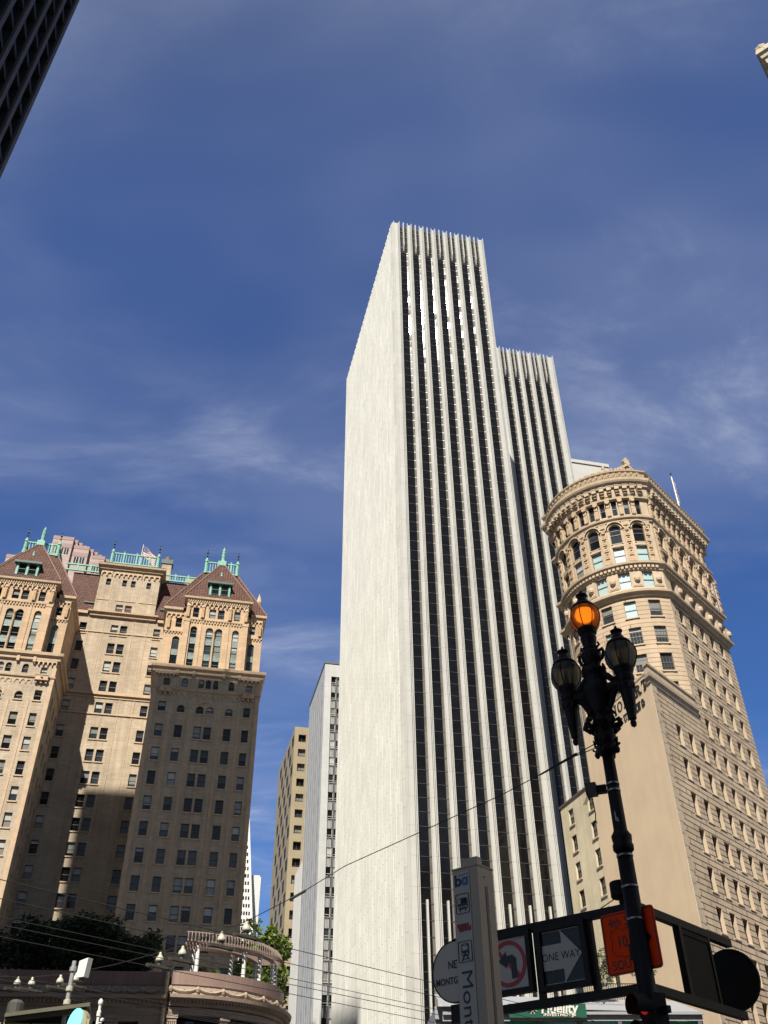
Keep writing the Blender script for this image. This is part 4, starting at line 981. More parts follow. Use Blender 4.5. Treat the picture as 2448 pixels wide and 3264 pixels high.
def scroll(b):
    b.box(-.26, .26, -.30, 0, 75.4, 76.7); b.box(-.3, .3, -.42, 0, 77.3, 78.4); b.box(-.22, .22, -.36, 0, 76.7, 77.3)
    pr = [(0.30 * cos(pi * i / 5), 77.55 + .30 * sin(pi * i / 5)) for i in range(10)]; b.plate(pr, -.56, -.40)
    b.box(-.33, .33, -.5, 0, 78.4, 78.55)
for i in range(11):
    s = arcL * i / 10
    if 0 < i < 10: bb = MB(lambda x, y, z, s=s: AM(s + x, y, z)); scroll(bb); bb.build('scroll_bracket', ['stone_relief'], root)
for k in range(11): u = 11.5 + 1.5 * k; bb = MB(lambda x, y, z, u=u: (u + x, y, z)); scroll(bb); bb.build('scroll_bracket', ['stone_relief'], root)
# carved pilasters between the arched bays
def pilaster(b):
    b.box(-.42, .42, -.16, 0, 68.0, 74.2); b.box(-.5, .5, -.26, 0, 73.6, 74.2); b.box(-.5, .5, -.24, 0, 67.9, 68.35)
    for z in (68.8, 69.9, 70.9, 71.9, 72.8):
        b.box(-.26, .26, -.27, -.15, z, z + .16); b.box(-.2, .2, -.23, -.15, z + .25, z + .55); b.lathe([(.0, z + .56), (.16, z + .66), (0, z + .78)], 0, -.2, 6)
mids = [46.0] + [(a + c) / 2 for a, c in zip(bays, bays[1:])] + [-49.5]
for d in mids: s = s_of(d); bb = MB(lambda x, y, z, s=s: AM(s + x, y, z)); pilaster(bb); bb.build('carved_pilaster', ['stone_relief'], root)
for u in [11.75] + [u + 2.14 for u in us]: bb = MB(lambda x, y, z, u=u: (u + x, y, z)); pilaster(bb); bb.build('carved_pilaster', ['stone_relief'], root)
# medallion panels between the attic-row windows, panels between stacked windows, arch hoods
def medal(b):
    b.box(-.62, .62, -.10, 0, 64.05, 66.25); b.box(-.5, .5, -.13, -.09, 64.2, 66.1)
    b.lathe([(.0, 64.65), (.36, 64.85), (.40, 65.15), (.34, 65.45), (0, 65.6)], 0, -.13, 10)
for d in [46.6] + [(a + c) / 2 for a, c in zip(bays, bays[1:])] + [-50]: s = s_of(d); bb = MB(lambda x, y, z, s=s: AM(s + x, y, z)); medal(bb); bb.build('medallion', ['stone_trim'], root)
for u in [u + 2.14 for u in us]: bb = MB(lambda x, y, z, u=u: (u + x, y, z)); medal(bb); bb.build('medallion', ['stone_trim'], root)
def sunk(b): b.box(-.78, .78, -.10, 0, 70.4, 70.5); b.box(-.78, .78, -.10, 0, 70.85, 70.95); b.box(-.55, .55, -.06, 0, 70.53, 70.8)
def hood(b):
    k = 10
    for r0, r1, pr in ((.80, .95, .14), (1.05, 1.22, .34)):
        for i in range(k):
            a0, a1 = pi * i / k, pi * (i + 1) / k; zc_ = 73.16
            b.plate([(r0*cos(a0), zc_ + r0*sin(a0)), (r0*cos(a1), zc_ + r0*sin(a1)), (r1*cos(a1), zc_ + r1*sin(a1)), (r1*cos(a0), zc_ + r1*sin(a0))], -pr, 0)
for d in bays: s = s_of(d); bb = MB(lambda x, y, z, s=s: AM(s + x, y, z)); hood(bb); bb.build('arch_hood', ['stone_trim'], root); bb = MB(bb.T); sunk(bb); bb.build('sunk_panel', ['stone_trim'], root)
for u in us: bb = MB(lambda x, y, z, u=u: (u + .67 + x, y, z)); hood(bb); bb.build('arch_hood', ['stone_trim'], root); bb = MB(bb.T); sunk(bb); bb.build('sunk_panel', ['stone_trim'], root)
def leaf_(b):
    for sg in (-1, 1):
        b.face([(0, -.63, 81.9), (sg * .30, -.75, 82.15), (sg * .34, -.84, 82.65), (sg * .08, -.82, 82.42)][::sg]); b.face([(0, -.69, 82.28), (sg * .2, -.86, 82.48), (sg * .12, -.86, 82.75), (0, -.78, 82.7)][::sg])
    b.lathe([(0, 82.2), (.10, 82.35), (0, 82.5)], 0, -.75, 6)
grouped('carved_frieze', 'stone_relief', leaf_, .70, dz=DROP)
# cresting on the curved parapet and the little pediment
b = MB(AM); kk = 24
for i in range(kk): s0, s1_ = arcL * (.02 + .96 * i / kk), arcL * (.02 + .96 * (i + 1) / kk); b.box(s0, s1_, 0.9, 1.4, 83.2, 84.3)
b.build('parapet', ['stone_relief'], root, (0, 0, DROP))
b = MB()
for i in range(16):
    s = arcL * (i + .6) / 16.2; b.T = lambda x, y, z, s=s: AM(s + x, y + 1.0, z); b.box(-.24, .24, -.1, .2, 84.3, 84.6); b.box(-.15, .15, -.1, .15, 84.6, 84.9); b.lathe([(.16, 84.5), (.2, 84.8), (0, 85.15)], .42, .05, 6)
b.build('cresting', ['stone_relief'], root, (0, 0, DROP))
b = MB(lambda x, y, z: (10.3 + x * .91 + y * .41, 2.7 - x * .41 + y * .91, z))
b.plate([(0, 83.2), (3.7, 83.2), (3.7, 83.9), (1.75, 85.7), (0, 84.3)], 0, 1.2)
b.plate([(-.35, 84.1), (1.75, 85.75), (3.95, 83.6), (3.95, 83.95), (1.75, 86.15), (-.35, 84.5)], -.35, 3.5)
b.plate([(.5, 83.6), (3.0, 83.6), (3.0, 84.05), (1.75, 85.2), (.5, 84.3)], -.06, 0)
b.plate([(1.75 + r * sin(t), 86.0 + r * cos(t)) for t, r in ((-1.5, .6), (-1.2, .45), (-.95, .75), (-.7, .62), (-.45, 1.0), (-.2, .95), (0, 1.3), (.2, .95), (.45, 1.0), (.7, .62), (.95, .75), (1.2, .45), (1.5, .6))], -.3, .2)
b.build('pediment', ['stone_trim'], root, (0, 0, DROP + .55))
b = MB(); c_ = AM(arcL * .5, 1.2, 0); 
for s, z in ((.05, 84.9),): q = AM(arcL * s, .9, 0); b.lathe([(.7, 83.3), (.7, 84.6), (.55, 85.0), (.75, 85.6), (.3, 86.0), (0, 86.1)], q[0], q[1], 8)
q = AM(arcL * .70, 1.3, 0); b.lathe([(.22, 84.9), (.22, 85.6), (.32, 85.7), (.2, 86.1), (.28, 86.5), (.12, 86.9), (0, 87)], q[0] + .8, q[1], 8); b.build('urn', ['stone_relief'], root, (0, 0, DROP - .5))
b = MB(); pl = [AM(arcL * i / 20, .6, 0)[:2] for i in range(21)] + [(UR - .5, .6), (UR - .5, 14)]; b.prism(pl[::-1], 80, 82.6, bottom=False); b.build('roof', ['roof_grey'], root)
# flag on the curved tower
fx = frame(HB0, MK)(27.1, 1.2)
f2 = thing('flagpole', 'leaning-looking white pole with a limp flag behind the stone cornice at right', 'flagpole', (fx[0], fx[1], 82.7), R(MK))
b = MB(); b.tube([(0, 0, 0), (0, 0, 10.2)], [.15, .09], 8); b.build('pole', ['white_paint'], f2)
b = MB(); b.lathe([(0, 10.65), (.17, 10.82), (0, 11.0)], 0, 0, 8); b.tube([(0, 0, 10.2), (0, 0, 10.7)], .025, 6); b.build('truck', ['dark_iron'], f2)
b = MB()
for i in range(14):
    z = 9.4 - i * .30; w = .15 + .10 * sin(i * 1.7); mi = (0, 1, 1, 2, 1)[i % 5] if i < 9 else (0, 1)[i % 2]
    b.face([(.14, -.12, z), (.14 + w * 1.8, -.2, z - .1), (.16 + w * 1.5, -.1, z - .45), (.14, -.14, z - .34)], mi); b.face([(.14, -.10, z), (-.1, -.26 - w * .3, z), (-.06, -.24, z - .34), (.14, -.12, z - .34)], mi)
b.build('flag', ['flag_red', 'flag_white', 'flag_blue'], f2)

# ================================================================== dark tower at upper left, unseen shading hotel behind the camera, corner cornice building
DT = (-31.0, 14.7); D_NE = (-40.3, 53.7)
root = thing('dark_tower', 'dark granite tower in shade at the upper left corner', 'skyscraper', (D_NE[0], D_NE[1], 0), R(103))
# local x runs from the far corner away north, so the face in view spans x<0; outward is -y
dh = []
for k in range(12):
    for r in range(33): dh.append((-2.95 - 3.24 * k, -.75 - 3.24 * k, 4.0 + 4.55 * r + .35, 4.0 + 4.55 * r + 4.2))
HD = 152.0
b = MB(); b.wall(-40.1, 0, 0, HD, dh, depth=.55, back=1, ri=2, mi=2)
for k in range(13): b.box(-3.24 * k - .75, -3.24 * k, -.28, -.002, 0, HD)
b.face([(0, 24, 0), (0, 0, 0), (0, 0, HD), (0, 24, HD)]); b.face([(-40.1, 0, 0), (-40.1, 24, 0), (-40.1, 24, HD), (-40.1, 0, HD)]); b.face([(-40.1, 24, 0), (0, 24, 0), (0, 24, HD), (-40.1, 24, HD)]); b.face([(-40.1, 0, HD), (0, 0, HD), (0, 24, HD), (-40.1, 24, HD)])
b.build('wall', ['dark_granite', 'glass_dark', 'dark_spandrel'], root)
b = MB(); b.box(-40.0, -13, .1, 8, HD, 169); b.build('shade_block', ['dark_granite'], root)  # unseen taller section, added to widen the shadow on the brown tower
root = thing('hotel', 'unseen buff brick hotel block behind the camera, put in to shade the street lamp and signs', 'hotel', (0, -8, 0), R(MK))  # out of view, placed and sized to shade the street lamp and signs
b = MB(); hh = [(-68 + 3.4 * k, -66.6 + 3.4 * k, 5 + 4 * r, 7.2 + 4 * r) for k in range(24) for r in range(9)]
b.T = lambda u, w, z: (-u, -w, z); b.wall(-14, 70, 0, 43, [(-h[1], -h[0], h[2], h[3]) for h in hh], depth=.3, back=1); b.T = None
b.face([(14, 0, 0), (14, -28, 0), (14, -28, 43), (14, 0, 43)]); b.face([(-70, -28, 0), (-70, 0, 0), (-70, 0, 43), (-70, -28, 43)]); b.face([(14, -28, 0), (-70, -28, 0), (-70, -28, 43), (14, -28, 43)]); b.face([(-70, -28, 43), (-70, 0, 43), (14, 0, 43), (14, -28, 43)])
b.build('wall', ['hotel_brick', 'glass_dark'], root)
b = MB(); b.sweep([(14, -28), (14, 0), (-70, 0)], [(0, 41.5), (.8, 41.9), (.9, 42.6), (0, 43.2)][::1]); b.build('cornice', ['cream_terracotta'], root)
OV = 2.35; KC = (22.05 + OV * cos(R(-38.5)) - OV * sin(R(-38.5)), 25.7 + OV * sin(R(-38.5)) + OV * cos(R(-38.5)))
root = thing('corner_building', 'cream building whose bracketed cornice juts in at the upper right edge', 'building', (KC[0], KC[1], 0), R(-38.5))
b = MB(); b.box(0, 26, 0, 30, 0, 55.4); b.build('wall', ['cream_terracotta'], root)
pl = [(0, 30), (0, 0), (26, 0)]
b = MB(); b.sweep(pl, [(0, 51.8), (.12, 51.9), (.15, 53.0), (.3, 53.2), (.35, 54.2), (OV - .3, 54.3), (OV - .26, 54.75), (OV - .17, 54.8), (OV - .12, 55.1), (OV, 55.2), (OV, 55.45), (0, 55.6)]); b.build('cornice', ['cream_terracotta'], root)
b = MB()
for k in range(18):
    y = k * 1.3 - 1.6; b.box(-OV + .45, -.3, y - .22, y + .22, 53.8, 54.28); b.box(-OV + .5, -OV + .8, y - .16, y + .16, 53.5, 53.8)
    x = k * 1.3 - .3; b.box(x - .22, x + .22, -OV + .45, -.3, 53.8, 54.28)
b.build('cornice_bracket', ['cream_terracotta'], root)
b = MB(); q = -OV + .35; b.box(q - .3, q + .5, q - .3, q + .5, 55.4, 55.7); b.lathe([(.34, 55.7), (.38, 55.95), (.2, 56.15), (0, 56.2)], q, q, 8)
for k in range(6): b.lathe([(.26, 55.4), (.3, 55.65), (0, 55.85)], k * 1.8, q, 8)
b.build('acroterion', ['cream_terracotta'], root)

# ================================================================== bank with a curved corner and a roof garden
root = thing('bank_building', 'low granite bank with carved frieze and curved corner under the roof garden', 'bank', (0, 0, 0))
ang = R(7.0); B0x, B0y = -16.9, 77.5
# arc through the joint, the bulge and the far end
def circ(p, q, r):
    ax, ay, bx, by, cx, cy = *p, *q, *r; d = 2 * (ax*(by-cy) + bx*(cy-ay) + cx*(ay-by))
    ux = ((ax*ax+ay*ay)*(by-cy) + (bx*bx+by*by)*(cy-ay) + (cx*cx+cy*cy)*(ay-by)) / d; uy = ((ax*ax+ay*ay)*(cx-bx) + (bx*bx+by*by)*(ax-cx) + (cx*cx+cy*cy)*(bx-ax)) / d
    return ux, uy, hypot(ax-ux, ay-uy)
BCx, BCy, BR = circ((-16.7, 77.3), (-12.2, 79.5), (-9.2, 84.9))
t0 = atan2(77.3 - BCy, -16.7 - BCx); t1 = atan2(84.9 - BCy, -9.2 - BCx) + .5
arcb = [(BCx + BR * cos(t0 + (t1 - t0) * i / 28), BCy + BR * sin(t0 + (t1 - t0) * i / 28)) for i in range(29)]
bl = BR * (t1 - t0)
BM = lambda s, w, z: (BCx + (BR - w) * cos(t0 + s / BR), BCy + (BR - w) * sin(t0 + s / BR), z)
LFx = lambda u, w, z: (B0x - .15 + u * cos(ang) - w * sin(ang), B0y + .35 + u * sin(ang) + w * cos(ang), z)   # u<0 to the left
leftp = [LFx(-45, 0, 0)[:2], LFx(0, 0, 0)[:2]]
bar_ = [(0, 15.98), (.06, 16.0), (.06, 17.0), (-.5, 17.05)]
fr_ = [(-.3, 14.55), (.12, 14.6), (.15, 14.85), (.75, 15.05), (.80, 15.28), (.30, 15.32), (.22, 15.95), (.30, 16.0), (0, 16.02)]
ar_ = [(-.5, 14.0), (-.1, 14.0), (-.06, 14.5), (-.3, 14.56)]
for nm, prof, mt in (('parapet', bar_, 'bank_parapet'), ('cornice', fr_, 'bank_granite'), ('architrave', ar_, 'bank_granite')):
    for p_ in (arcb, leftp): b = MB(); b.sweep(p_, prof); b.build(nm, [mt], root)
b = MB(LFx); b.box(-.28, .02, -.34, .5, 0, 17.02); b.build('joint_pier', ['bank_granite'], root)
def garland(b, w):
    for i in range(8):
        x0, x1 = -w/2 + w * i / 8, -w/2 + w * (i + 1) / 8; f = lambda x: 15.78 - .26 * (1 - (2 * x / w) ** 2)
        b.tube([(x0, -.30, f(x0)), (x1, -.30, f(x1))], .085 + .04 * sin(pi * (i + .5) / 8), 6)
    b.lathe([(.0, 15.45), (.13, 15.52), (.17, 15.7), (.13, 15.88), (0, 15.93)], -w/2, -.30, 8); b.box(-w/2 - .05, -w/2 + .05, -.33, -.2, 15.36, 15.5); b.lathe([(0, 15.6), (.09, 15.68), (0, 15.76)], 0, -.3, 6)
b = MB(); ng = 8
for i in range(ng): s = bl * (i + .5) / ng; b.T = lambda x, y, z, s=s: BM(s + x, y, z); garland(b, bl / ng)
b.T = None; b.build('garland_frieze', ['bank_relief'], root); b = MB()
for i in range(26): u = -.6 - 1.3 * i - .65; b.T = lambda x, y, z, u=u: LFx(u + x, y, z); garland(b, 1.3)
b.build('garland_frieze', ['bank_relief'], root)
b = MB()
for i in range(60): s = bl * (i + .5) / 60; b.T = lambda x, y, z, s=s: BM(s + x, y, z); b.box(-.06, .06, -.45, -.12, 14.78, 14.98)
b.T = None; b.build('dentil_band', ['bank_granite'], root); b = MB()
for i in range(110): u = -.35 - .32 * i; b.T = lambda x, y, z, u=u: LFx(u + x, y, z); b.box(-.08, .08, -.45, -.12, 14.78, 14.98)
b.build('dentil_band', ['bank_granite'], root)
def column(b):
    b.box(-.42, .42, -.1, .5, 13.75, 14.0); b.box(-.34, .34, -.02, .5, 13.55, 13.75)
    for k in range(5): x = -.30 + k * .15; b.box(x - .045, x + .045, -.0, .12, 0, 13.55)
    b.box(-.34, .34, .1, .5, 0, 13.55)
def niche_pier(b):
    b.box(-1.05, 1.05, .15, .8, 0, 14.0); b.box(-1.1, 1.1, -.05, .15, 13.7, 14.0)
    for k in range(10):
        a0, a1 = pi * k / 10, pi * (k + 1) / 10
        for r0, r1 in ((.48, .58), (.66, .74)): b.plate([(r0*cos(a0), 12.75+r0*sin(a0)), (r0*cos(a1), 12.75+r0*sin(a1)), (r1*cos(a1), 12.75+r1*sin(a1)), (r1*cos(a0), 12.75+r1*sin(a0))], .05, .16)
    b.box(-1.05, -.85, .0, .15, 0, 13.7); b.box(.85, 1.05, 0, .15, 0, 13.7)
for f in (.30, .60, .82): s = bl * f * .93; bb = MB(lambda x, y, z, s=s: BM(s + x, y, z)); (niche_pier if f == .60 else column)(bb); bb.build('niche_pier' if f == .60 else 'column', ['bank_granite'], root)
b = MB(lambda x, y, z: BM(.35 + x, y, z)); column(b); b.build('column', ['bank_granite'], root)
b = MB(); b.prism([(BCx + (BR - 1.5) * cos(t0 + (t1 - t0) * i / 20), BCy + (BR - 1.5) * sin(t0 + (t1 - t0) * i / 20)) for i in range(21)] + [(-16, 95)], 0, 16.9); b.build('drum', ['glass_dark'], root)
b = MB(LFx); lh = [(-3.4, -1.9, 9, 13.6), (-6.3, -4.4, 9, 13.6), (-11.2, -9.6, 9, 13.6), (-14.2, -12.4, 9, 13.6), (-17.4, -15.4, 9, 13.6), (-21, -19, 9, 13.6), (-25, -23, 9, 13.6)]
b.wall(-45, 0, 0, 15.9, lh, depth=.6, back=1)
b.face([(-45, .4, 16.9), (0, .4, 16.9), (0, 25, 16.9), (-45, 25, 16.9)])
b.build('wall', ['bank_granite', 'glass_grey'], root)
for u in (-4.0, -9.0, -11.8, -14.8, -18.3): bb = MB(lambda x, y, z, u=u: LFx(u + x, y - .18, z)); column(bb); bb.build('pilaster', ['bank_granite'], root)

# pergola on the bank roof
pg = thing('pergola', 'curved trellis pergola on white columns standing on the bank roof', 'pergola', (BCx, BCy, 16.95))
def ring(r): return [(r * cos(t0 + .08 + (t1 - t0 - .35) * i / 26), r * sin(t0 + .08 + (t1 - t0 - .35) * i / 26)) for i in range(27)]
ro, ri = BR - .75, BR - 2.3
for r in (ro, ri):
    b = MB(); b.sweep(ring(r), [(-.07, 2.05), (.07, 2.05), (.07, 2.27), (-.07, 2.27), (-.07, 2.05)]); b.build('beam', ['pergola_wood'], pg)
b = MB(); b.sweep(ring(ro + .25), [(-.03, 2.98), (.03, 2.98), (.03, 3.05), (-.03, 3.05), (-.03, 2.98)]); b.build('top_rail', ['pergola_wood'], pg)
for i in range(44):
    t = t0 + .08 + (t1 - t0 - .35) * (i + .5) / 44; e = Vector((cos(t), sin(t), 0)); n_ = Vector((-sin(t), cos(t), 0)) * .045
    b = MB(); q0 = e * (ri - .45); q1 = e * (ro + .55)
    b.box(0, 0, 0, 0, 0, 0) if False else None
    for za, zb in ((2.27, 2.42),):
        v_ = [q0 - n_, q1 - n_, q1 + n_, q0 + n_]; lo = [b.pt((*p.xy, za)) for p in v_]; hi = [b.pt((*p.xy, zb)) for p in v_]
        for k in range(4): j = (k + 1) % 4; b.idx([lo[k], lo[j], hi[j], hi[k]])
        b.idx(hi); b.idx(lo[::-1])
    b.tube([e * (ro + .5) + Vector((0, 0, 2.35)), e * (ro + .5) + Vector((0, 0, 2.7)), e * (ro + .42) + Vector((0, 0, 2.92)), e * (ro + .25) + Vector((0, 0, 3.03)), e * (ro - .2) + Vector((0, 0, 3.08))], .035, 5)
    b.build('slat', ['pergola_wood'], pg)
for f in (.09, .45, .62, .84, .97):
    for r in (ro, ri):
        t = t0 + .08 + (t1 - t0 - .35) * f; b = MB(); b.lathe([(.22, 0), (.22, .12), (.165, .16), (.15, 1.85), (.2, 1.9), (.24, 2.02), (.24, 2.06)], r * cos(t), r * sin(t), 10); b.smooth = False; b.build('column', ['white_paint'], pg)

# vegetation
def leaves(b, cen, rad, n, size, mi=0, lump=5, seed=1, fill=.55):
    rnd = random.Random(seed); L_ = [(Vector((rnd.uniform(-.75, .75), rnd.uniform(-.75, .75), rnd.uniform(-.6, .75))), rnd.uniform(.3, .55)) for _ in range(lump)]
    for i in range(n):
        c, r = rnd.choice(L_); d = Vector((rnd.gauss(0, 1), rnd.gauss(0, 1), rnd.gauss(0, 1))).normalized() * r * rnd.uniform(fill, 1.1) ; p = c + d
        p = Vector((cen[0] + p.x * rad[0], cen[1] + p.y * rad[1], cen[2] + p.z * rad[2]))
        a = Vector((rnd.gauss(0, 1), rnd.gauss(0, 1), rnd.gauss(0, .6))).normalized(); q = a.cross(Vector((rnd.gauss(0, 1), rnd.gauss(0, 1), rnd.gauss(0, 1)))).normalized(); s = size * rnd.uniform(.6, 1.3)
        b.face([p - a * s, p - q * s * .5, p + a * s, p + q * s * .5], mi)
def tree(name, label, x, y, z0, zc, rad, n, size, mat, seed, group=None, lump=9, limbs=5, tr=.14):
    t = thing(name, label, 'tree', (x, y, z0), 0, group); rnd = random.Random(seed)
    b = MB(); b.tube([(0, 0, 0), (.05, .03, (zc - z0) * .4), (-.04, .05, zc - z0)], [tr, tr * .75, tr * .35], 8)
    for i in range(limbs):
        a = 2 * pi * i / limbs + rnd.random(); b.tube([(.03, .03, (zc - z0) * (.35 + .08 * i)), (rad[0] * .4 * cos(a), rad[1] * .4 * sin(a), zc - z0 - rad[2] * .1), (rad[0] * .75 * cos(a), rad[1] * .75 * sin(a), zc - z0 + rad[2] * .35)], [tr * .5, tr * .3, tr * .08], 6)
    b.build('trunk', ['bark'], t)
    b = MB(); leaves(b, (0, 0, zc - z0), rad, n, size, 0, lump, seed); b.build('crown', [mat], t); return t
for i, (u, hgt, w) in enumerate(((-2.6, 3.6, 2.0), (-5.6, 4.4, 2.3), (-8.9, 4.2, 2.4), (-12.2, 4.5, 2.4), (-15.6, 3.9, 2.3), (-19.2, 3.7, 2.4), (-22.5, 3.5, 2.2))):
    p = LFx(u - 1.0, 4.0, 0)
    t = thing('hedge_tree', ['rounded dark clipped tree at the right end of the roof garden row', 'second dark clipped tree from the right on the bank roof', 'third dark clipped tree from the right on the bank roof', 'dark clipped tree mid row on the bank roof, tallest', 'dark clipped tree left of the tallest on the bank roof', 'dark clipped roof tree second from the left edge', 'dark clipped roof tree at the left edge'][i], 'tree', (p[0], p[1], 16.9), 0, 'clipped trees along the roof garden')
    b = MB(); b.tube([(0, 0, 0), (0, 0, hgt * .5)], [.14, .1], 7)
    for k in range(4): a = k * pi / 2 + .4; b.tube([(0, 0, hgt * .3), (w * .5 * cos(a), w * .4 * sin(a), hgt * .65)], [.07, .03], 5)
    b.build('trunk', ['bark'], t)
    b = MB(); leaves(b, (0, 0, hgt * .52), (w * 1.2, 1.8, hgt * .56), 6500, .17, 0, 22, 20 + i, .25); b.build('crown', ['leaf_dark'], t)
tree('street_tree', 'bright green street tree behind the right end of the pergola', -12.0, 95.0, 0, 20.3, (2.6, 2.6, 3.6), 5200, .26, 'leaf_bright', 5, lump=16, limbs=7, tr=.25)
tree('potted_shrub', 'small green shrub under the pergola between white columns', BCx + 3.2, BCy - .5, 16.95, 18.1, (1.2, 1.1, .9), 900, .12, 'leaf_bright', 9, lump=8, tr=.06)

# ================================================================== low glass pavilion in front of the ribbed tower
root = thing('shop_pavilion', 'low grey roofed pavilion with green windows and white shop lettering below the road signs', 'shop', (12.0, 60.8, 0), R(3.0))
b = MB(); b.face([(-9.0, -1.2, 11.35), (6.25, -1.2, 11.0), (6.25, 3.5, 12.4), (-9.0, 3.5, 12.8)]); b.box(-9.0, 6.3, -1.3, -1.2, 10.9, 11.05); b.box(-9, 6.2, 3.4, 3.6, 11.4, 12.1); b.build('roof', ['roof_grey'], root)
b = MB(); b.box(-9.0, 6.2, -1.1, -1.0, 10.6, 10.92); b.box(-9, 6.2, -.9, 12, 0, 5); b.face([(6.2, -1.0, 0), (6.2, 12, 0), (6.2, 12, 11), (6.2, -1.0, 11)]); b.box(-9, 6.2, 3.6, 14, 0, 12.0); b.build('wall', ['roof_grey'], root)
for k in range(6):
    x = 6.0 - k * 2.35; m_ = MB(); m_.box(x - 2.2, x - .12, -.95, -.9, 5, 10.6, 0); m_.box(x - 2.2, x - .12, -.97, -.95, 9.1, 9.2, 1); m_.build('window', ['glass_green', 'grey_metal'], root)
    m_ = MB(); m_.box(x - .12, x + .10, -1.08, -.9, 0, 10.6); m_.build('post', ['grey_metal'], root)
sg = thing('shop_sign', 'dark green fascia sign with white shop lettering on the pavilion roof edge', 'sign', (9.5, 59.3, 11.14), R(3.0))
b = MB(); b.box(-2.6, 1.9, -.06, .06, -.42, .30); b.build('panel', ['sign_green'], sg)
text('lettering', 'Fidelity', .80, 'sign_white', sg, (.30, -.10, .05), bold=.022, shear=.18, fit=2.2)
text('lettering', 'INVESTMENTS', .22, 'sign_white', sg, (.30, -.10, -.28), bold=.004, shear=.18, fit=1.9)
b = MB(); b.lathe([(0, -.05), (.16, -.02), (.16, .02), (0, .05)], 0, 0, 14); me = b.mesh('emblem', ['sign_white']); me.transform(Matrix.Rotation(pi/2, 4, 'X')); link('emblem', me, sg, (-1.25, -.10, .05))
for k in range(9):
    a = 2 * pi * k / 9 + .2; b = MB(); b.plate([(cos(a - .10) * .2, sin(a - .10) * .2), (cos(a + .10) * .2, sin(a + .10) * .2), (cos(a) * .36, sin(a) * .36)], -.01, .01); link('ray', b.mesh('ray', ['sign_white']), sg, (-1.25, -.10, .05))
sg2 = thing('shop_sign', 'smaller dark sign with white letters, tilted away left of the fascia sign', 'sign', (7.0, 60.3, 11.05), R(40))
b = MB(); b.box(-.9, .75, -.05, .05, -.35, .35); b.build('panel', ['sign_green'], sg2)
text('lettering', 'Fidelity', .46, 'sign_white', sg2, (0, -.08, .08), bold=.01, shear=.18); text('lettering', 'INVESTMENTS', .13, 'sign_white', sg2, (0, -.08, -.2), bold=.003)
rl = thing('roof_railing', 'thin black railing on the pavilion roof terrace under the olive trees', 'railing', (13.5, 61.6, 12.0), R(3))
b = MB(); b.box(-2.2, 2.7, -.02, .02, .85, .9)
for k in range(34): b.box(-2.2 + k * .147, -2.17 + k * .147, -.01, .01, 0, .85)
b.build('rail', ['sign_black'], rl)
tree('olive_tree', 'grey green olive tree on the terrace showing left of the orange sign', 13.1, 62.4, 12.0, 14.2, (.95, .95, 1.35), 1500, .10, 'leaf_olive', 31, 'olive trees on the terrace', 12, 6, .06)
tree('olive_tree', 'grey green olive tree on the terrace showing right of the orange sign', 15.7, 61.9, 12.0, 14.5, (1.05, .9, 1.3), 1500, .10, 'leaf_olive', 33, 'olive trees on the terrace', 12, 6, .06)

# ================================================================== street lamp
LX, LY = 3.34, 13.11
lamp = thing('street_lamp', 'ornate black three-globe street lamp with an amber lit top globe', 'street lamp', (LX, LY, 0), R(-40.8))
b = MB(); b.smooth = True
b.lathe([(.36, 0), (.36, .5), (.30, .6), (.26, 1.2), (.22, 1.5), (.20, 2.2), (.14, 2.3), (.122, 3.6), (.148, 3.62), (.152, 3.70), (.122, 3.74), (.110, 5.70)], 0, 0, 20)
b.lathe([(.110, 5.66), (.146, 5.70), (.15, 5.76), (.132, 5.80), (.14, 5.84), (.146, 5.9), (.118, 5.94), (.098, 5.98), (.088, 7.18)], 0, 0, 20)
o = b.build('pole', ['lamp_iron'], lamp)
for z in (5.62, 5.20, 4.78, 6.66, 6.56):
    b = MB(); b.smooth = True; q = .118 if z < 5.7 else .099; b.lathe([(q - .01, z - .016), (q, z - .014), (q, z + .014), (q - .01, z + .016)], 0, 0, 18); b.build('clamp_band', ['steel_band'], lamp)
b = MB(); T_ = R(-75)                                     # torn sticker left on the pole
b.T = lambda a, h, z: ((.1005 + h) * cos(T_ + a), (.1005 + h) * sin(T_ + a), z)
b.face([(-.30, 0, 6.10), (.25, 0, 6.07), (.18, 0, 6.13), (-.05, 0, 6.15), (-.12, 0, 6.24), (-.28, 0, 6.22)]); b.T = None; b.build('sticker', ['galvanised'], lamp)
# capital: rings, leaves, tapering cone and the cross-arm
b = MB()
b.lathe([(.115, 7.12), (.16, 7.16), (.165, 7.24), (.13, 7.28), (.16, 7.32), (.17, 7.40), (.14, 7.46), (.155, 7.52), (.12, 7.58), (.15, 7.64), (.13, 7.70), (.14, 7.76), (.165, 7.90), (.20, 8.02), (.235, 8.14), (.225, 8.2), (.18, 8.3), (.165, 8.42), (.195, 8.46), (.2, 8.5), (.16, 8.54), (.13, 8.60)], 0, 0, 16)
for k in range(8):
    a = k * pi / 4 + .3; c_, s_ = cos(a), sin(a)
    b.tube([(c_ * .13, s_ * .13, 7.60), (c_ * .22, s_ * .22, 7.52), (c_ * .27, s_ * .27, 7.58), (c_ * .25, s_ * .25, 7.66), (c_ * .19, s_ * .19, 7.64)], [.03, .045, .05, .04, .02], 7)
    b.tube([(c_ * .12, s_ * .12, 7.72), (c_ * .19, s_ * .19, 7.80), (c_ * .22, s_ * .22, 7.74)], [.025, .03, .02], 6)
    b.tube([(c_ * .12, s_ * .12, 7.30), (c_ * .175, s_ * .175, 7.36), (c_ * .165, s_ * .165, 7.26)], [.02, .03, .02], 6)
